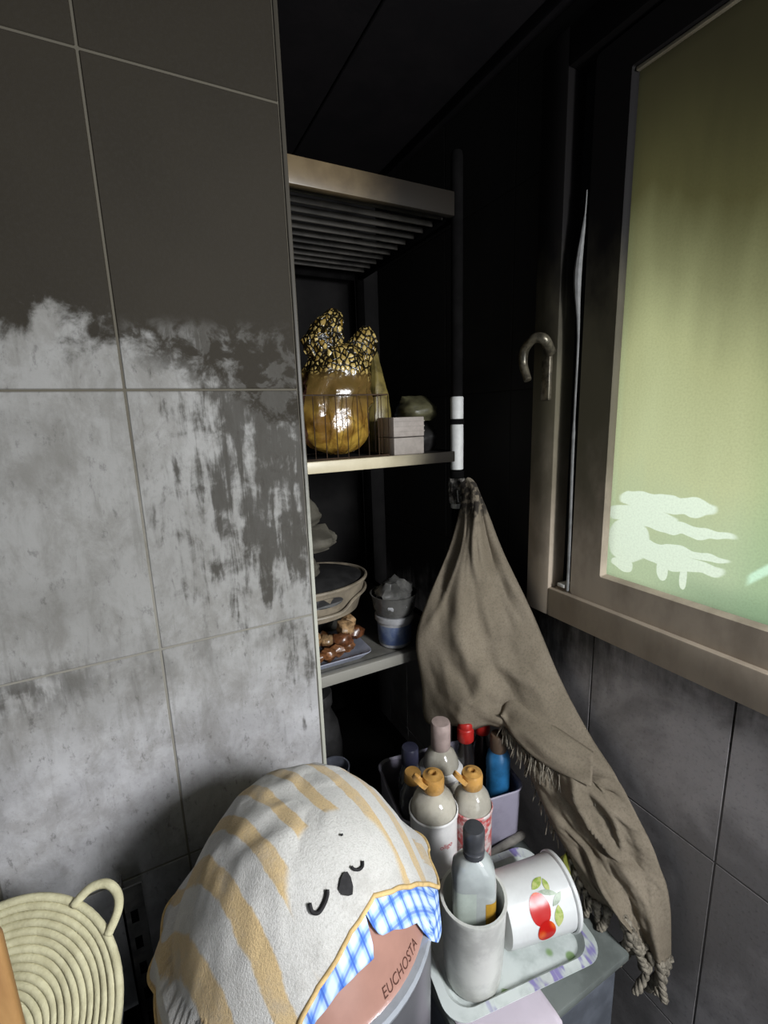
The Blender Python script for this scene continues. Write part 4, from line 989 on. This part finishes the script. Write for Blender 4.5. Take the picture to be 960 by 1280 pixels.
# chord frame for the stripes: u runs along the front hem, v from the hem towards the back
def towel_mat():
    b = NB('terry_towel_striped', 0.95, 0.1); uv = b.uv(); x, y, z = b.sep(uv)[0:3]
    a = math.radians(20)
    u = b.ma('ADD', b.ma('MULTIPLY', x, math.cos(a)), b.ma('MULTIPLY', y, math.sin(a)))
    vv = b.ma('SUBTRACT', b.ma('MULTIPLY', y, math.cos(a)), b.ma('MULTIPLY', x, math.sin(a)))
    P = b.pos(); n = b.noise(P, 24, 5, 0.6); g = b.noise(P, 420, 3, 0.7)
    uu = b.ma('ADD', u, b.ma('MULTIPLY', b.ma('SUBTRACT', n, 0.5), 0.012))
    wv = b.ma('SINE', b.ma('MULTIPLY', b.ma('SUBTRACT', uu, 0.008), 2 * PI / 0.042))
    stripe = b.step(wv, 0.10, 0.45)
    # plain oval where the face is embroidered
    q = b.ma('ADD', b.ma('POWER', b.ma('DIVIDE', b.ma('SUBTRACT', uu, -0.008), 0.072), 2.0), b.ma('POWER', b.ma('DIVIDE', b.ma('SUBTRACT', vv, -0.098), 0.062), 2.0))
    stripe = b.ma('MULTIPLY', stripe, b.step(q, 0.85, 1.1))
    c = b.mix(stripe, (0.50, 0.49, 0.465), (0.51, 0.375, 0.195))
    c = b.mix(b.step(g, 0.40, 0.80, 0, 0.55), c, b.mix(1.0, c, (0.55, 0.53, 0.50), 'MULTIPLY'))
    c = b.mix(b.step(b.noise(P, 13, 6, 0.70), 0.48, 0.70, 0, 0.50), c, (0.29, 0.275, 0.25))
    b.col(c); b.bump(b.ma('ADD', g, b.ma('MULTIPLY', b.noise(P, 900, 2), 0.8)), 0.6, 0.0018)
    b.p.inputs['Sheen Weight'].default_value = 0.3
    return b.m
TOWEL = [(-16, 0.176), (-20, 0.170), (-46, 0.138), (-58, 0.127), (-66, 0.121), (-75, 0.124), (-84, 0.127), (-93, 0.135), (-102, 0.142), (-110, 0.153), (-119, 0.175), (-130, 0.26), (-140, 0.27), (-150, 0.225), (-163, 0.212), (180, 0.205), (150, 0.23), (120, 0.22), (60, 0.22), (20, 0.20), (0, 0.19), (-10, 0.18)]
PLAID = [(-32, 0.205), (-40, 0.190), (-48, 0.154), (-62, 0.142), (-70, 0.138), (-72, 0.132), (-73.5, 0.122), (-75.5, 0.143), (-85, 0.143), (-95, 0.146), (-104, 0.152), (-114, 0.165), (-122, 0.19), (-135, 0.19), (180, 0.18), (90, 0.18), (0, 0.195), (-20, 0.20)]
bm, hem_t = drape_cloth('towel', TOWEL, 0.013, None, 1.0, 0.0)
hem_pts = [q.co.copy() for q in hem_t]
tw = thing('face_towel', 'white and yellow striped terry towel with a sleeping face draped over the cooker', 'towel', (CX, CY, CZR + CH))
def twp(name, bm, mat, smooth='all'):
    bmesh.ops.translate(bm, verts=bm.verts[:], vec=(-CX, -CY, -CZR - CH)); return mesh(name, bm, mat, tw, smooth)
o = twp('terry_sheet', bm, towel_mat()); md = o.modifiers.new('thickness', 'SOLIDIFY'); md.thickness = 0.004; md.offset = -1
M_HEM = plain('yellow_hem', (0.62, 0.44, 0.20), 0.95, 0.1, var=0.25, scale=90)
twp('hem', tubem(hem_pts, 0.0028, 8, True), M_HEM)
M_EMB = plain('black_embroidery', (0.022, 0.021, 0.022), 0.8, 0.2, var=0.3, scale=200)
def on_towel(th_deg, rho, lift=0.003): return drape(rho, math.radians(th_deg), 0.013, 1.0, seed=0.0) + Vector((0.0, -0.7, 0.7)) * lift
def face_line(pts, r):
    return tubem(smooth_path([on_towel(a, q) for a, q in pts], 5), r, 8)
twp('eye', face_line([(-102.5, 0.103), (-101.5, 0.108), (-98, 0.1095), (-94, 0.106), (-91.5, 0.102), (-90.8, 0.099)], 0.0021), M_EMB)
twp('eye', face_line([(-71, 0.0955), (-70, 0.099), (-67.2, 0.1015), (-64, 0.1015), (-62, 0.099)], 0.0016), M_EMB)
bm = bmesh.new(); ctr = on_towel(-79, 0.1025, 0.0042); poly = [on_towel(a, q, 0.0035) for a, q in ((-84, 0.1025), (-81, 0.0975), (-77.5, 0.095), (-75, 0.096), (-74.5, 0.101), (-75.5, 0.107), (-77.5, 0.1105), (-80, 0.1095), (-83, 0.107))]
cvt = bm.verts.new(ctr); pv = [bm.verts.new(p) for p in poly]
for i in range(len(pv)): bm.faces.new((cvt, pv[i], pv[(i + 1) % len(pv)]))
twp('nose', bm, M_EMB)
twp('stitch', face_line([(-64.0, 0.0695), (-62.0, 0.0705)], 0.0012), M_EMB)

def plaid_mat():
    b = NB('blue_check_cotton', 0.85, 0.1); uv = b.uv(); x, y, z = b.sep(uv)[0:3]
    a = math.radians(24)
    u = b.ma('ADD', b.ma('MULTIPLY', x, math.cos(a)), b.ma('MULTIPLY', y, math.sin(a)))
    vv = b.ma('SUBTRACT', b.ma('MULTIPLY', y, math.cos(a)), b.ma('MULTIPLY', x, math.sin(a)))
    def band(t, per, lo, hi, ph=0.0): return b.step(b.ma('SINE', b.ma('MULTIPLY', b.ma('ADD', t, ph), 2 * PI / per)), lo, hi)
    c = b.mix(b.ma('MULTIPLY', b.ma('ADD', band(u, 0.017, -0.5, 0.7), band(vv, 0.012, -0.5, 0.7)), 0.5), (0.50, 0.63, 0.84), (0.10, 0.22, 0.60))
    dk = b.ma('MAXIMUM', band(u, 0.017, 0.90, 0.97), b.ma('MULTIPLY', band(vv, 0.012, 0.90, 0.97), 0.7))
    c = b.mix(b.ma('MULTIPLY', dk, 0.75), c, (0.035, 0.085, 0.35))
    b.col(c); b.bump(b.noise(b.pos(), 300, 2), 0.2, 0.001); return b.m
bm, hp = drape_cloth('plaid', PLAID, 0.006, None, 0.35, 4.0)
pc = mesh('checked_cloth', bm, plaid_mat(), None, 'all'); md = pc.modifiers.new('thickness', 'SOLIDIFY'); md.thickness = 0.0015; md.offset = -1
tag(pc, 'blue and white checked cloth showing below the striped towel', 'cloth')

# dark bag left of the cooker
M_NAVYBAG = plain('dark_navy_film', (0.018, 0.019, 0.025), 0.3, 0.5, var=0.4, scale=25, bump=0.5)
bm = bmesh.new(); blob(bm, (0, 0, 0.09), (0.055, 0.07, 0.10), 16, 28, 0.35, 7, 6.0, 0.0)
o = mesh('plastic_bag', bm, M_NAVYBAG, loc=(-0.088, 0.470, SZ)); tag(o, 'dark navy plastic bag slumped below the towel corner', 'bag')

# bin and rope mat
M_BIN = plain('white_enamel_bin', (0.60, 0.63, 0.66), 0.25, 0.5, var=0.15)
bn = thing('bin', 'white round bin under the cream rope mat', 'bin', (-0.215, 0.590, SZ))
mesh('bin_body', lathem([(0.085, 0), (0.09, 0.004), (0.102, 0.20), (0.105, 0.203), (0.105, 0.208), (0.100, 0.208), (0.088, 0.01), (0.02, 0.006)], 40), M_BIN, bn)
mesh('rim', lathem([(0.105, 0.200), (0.108, 0.204), (0.105, 0.210), (0.101, 0.208)], 40, None, (False, False)), M_BIN, bn)

M_ROPE = NB('cream_cotton_rope', 0.9, 0.1); nn = M_ROPE.noise(M_ROPE.pos(), 60, 4)
M_ROPE.col(M_ROPE.mix(M_ROPE.step(nn, 0.3, 0.7), (0.56, 0.53, 0.35), (0.44, 0.41, 0.26))); M_ROPE.bump(M_ROPE.noise(M_ROPE.pos(), 260, 3), 0.4, 0.002); M_ROPE = M_ROPE.m
mt = thing('rope_mat', 'cream coiled rope mat with a loop handle leaning on the white bin', 'mat', (-0.222, 0.564, 0.905))
mt.rotation_euler = (math.radians(46), math.radians(0), math.radians(-14))
RO, N_C = 0.125, 15
for k in range(N_C):
    r0 = RO - k * 0.0075
    pts = []
    for i in range(72):
        a = 2 * PI * i / 72
        pts.append((r0 * 1.0 * math.cos(a) - 0.010 * k / N_C, r0 * 1.0 * math.sin(a) - 0.012 * k / N_C, -0.020 * math.sin(PI * 0.5 * (k / N_C)) + 0.001 * math.sin(5 * a + k)))
    q = mesh('rope_coil', tubem(pts, 0.0049, 8, True), M_ROPE, mt, 'all')
lp = [(0.062, 0.106, 0.002), (0.080, 0.120, 0.004), (0.100, 0.121, 0.005), (0.114, 0.108, 0.005), (0.116, 0.090, 0.004), (0.106, 0.068, 0.002)]
mesh('loop_handle', tubem(smooth_path(lp, 6), 0.0055, 10), M_ROPE, mt, 'all')

# wooden board at the left edge, near the camera
M_WOOD = NB('orange_brown_wood', 0.5, 0.35); pw = M_WOOD.obj(); gw = M_WOOD.noise(M_WOOD.scale(pw, (40.0, 40.0, 4.0)), 1.0, 5, 0.6, 0.4)
M_WOOD.col(M_WOOD.mix(M_WOOD.step(gw, 0.3, 0.7), (0.38, 0.22, 0.085), (0.24, 0.125, 0.045))); M_WOOD = M_WOOD.m
wb = thing('chopping_board', 'orange brown wooden board standing at the left edge before the rope mat', 'board', (-0.270, 0.42, SZ), 0.1)
mesh('board_body', boxm(-0.12, 0.12, -0.009, 0.009, 0.0, 0.550, 0.006, 3), M_WOOD, wb)
mesh('cup_body', lathem([(0.026, 0), (0.030, 0.004), (0.036, 0.20), (0.037, 0.205), (0.034, 0.205), (0.028, 0.008)], 26), plain('grey_blue_plastic', (0.16, 0.17, 0.21), 0.35, 0.5, var=0.4), ct)
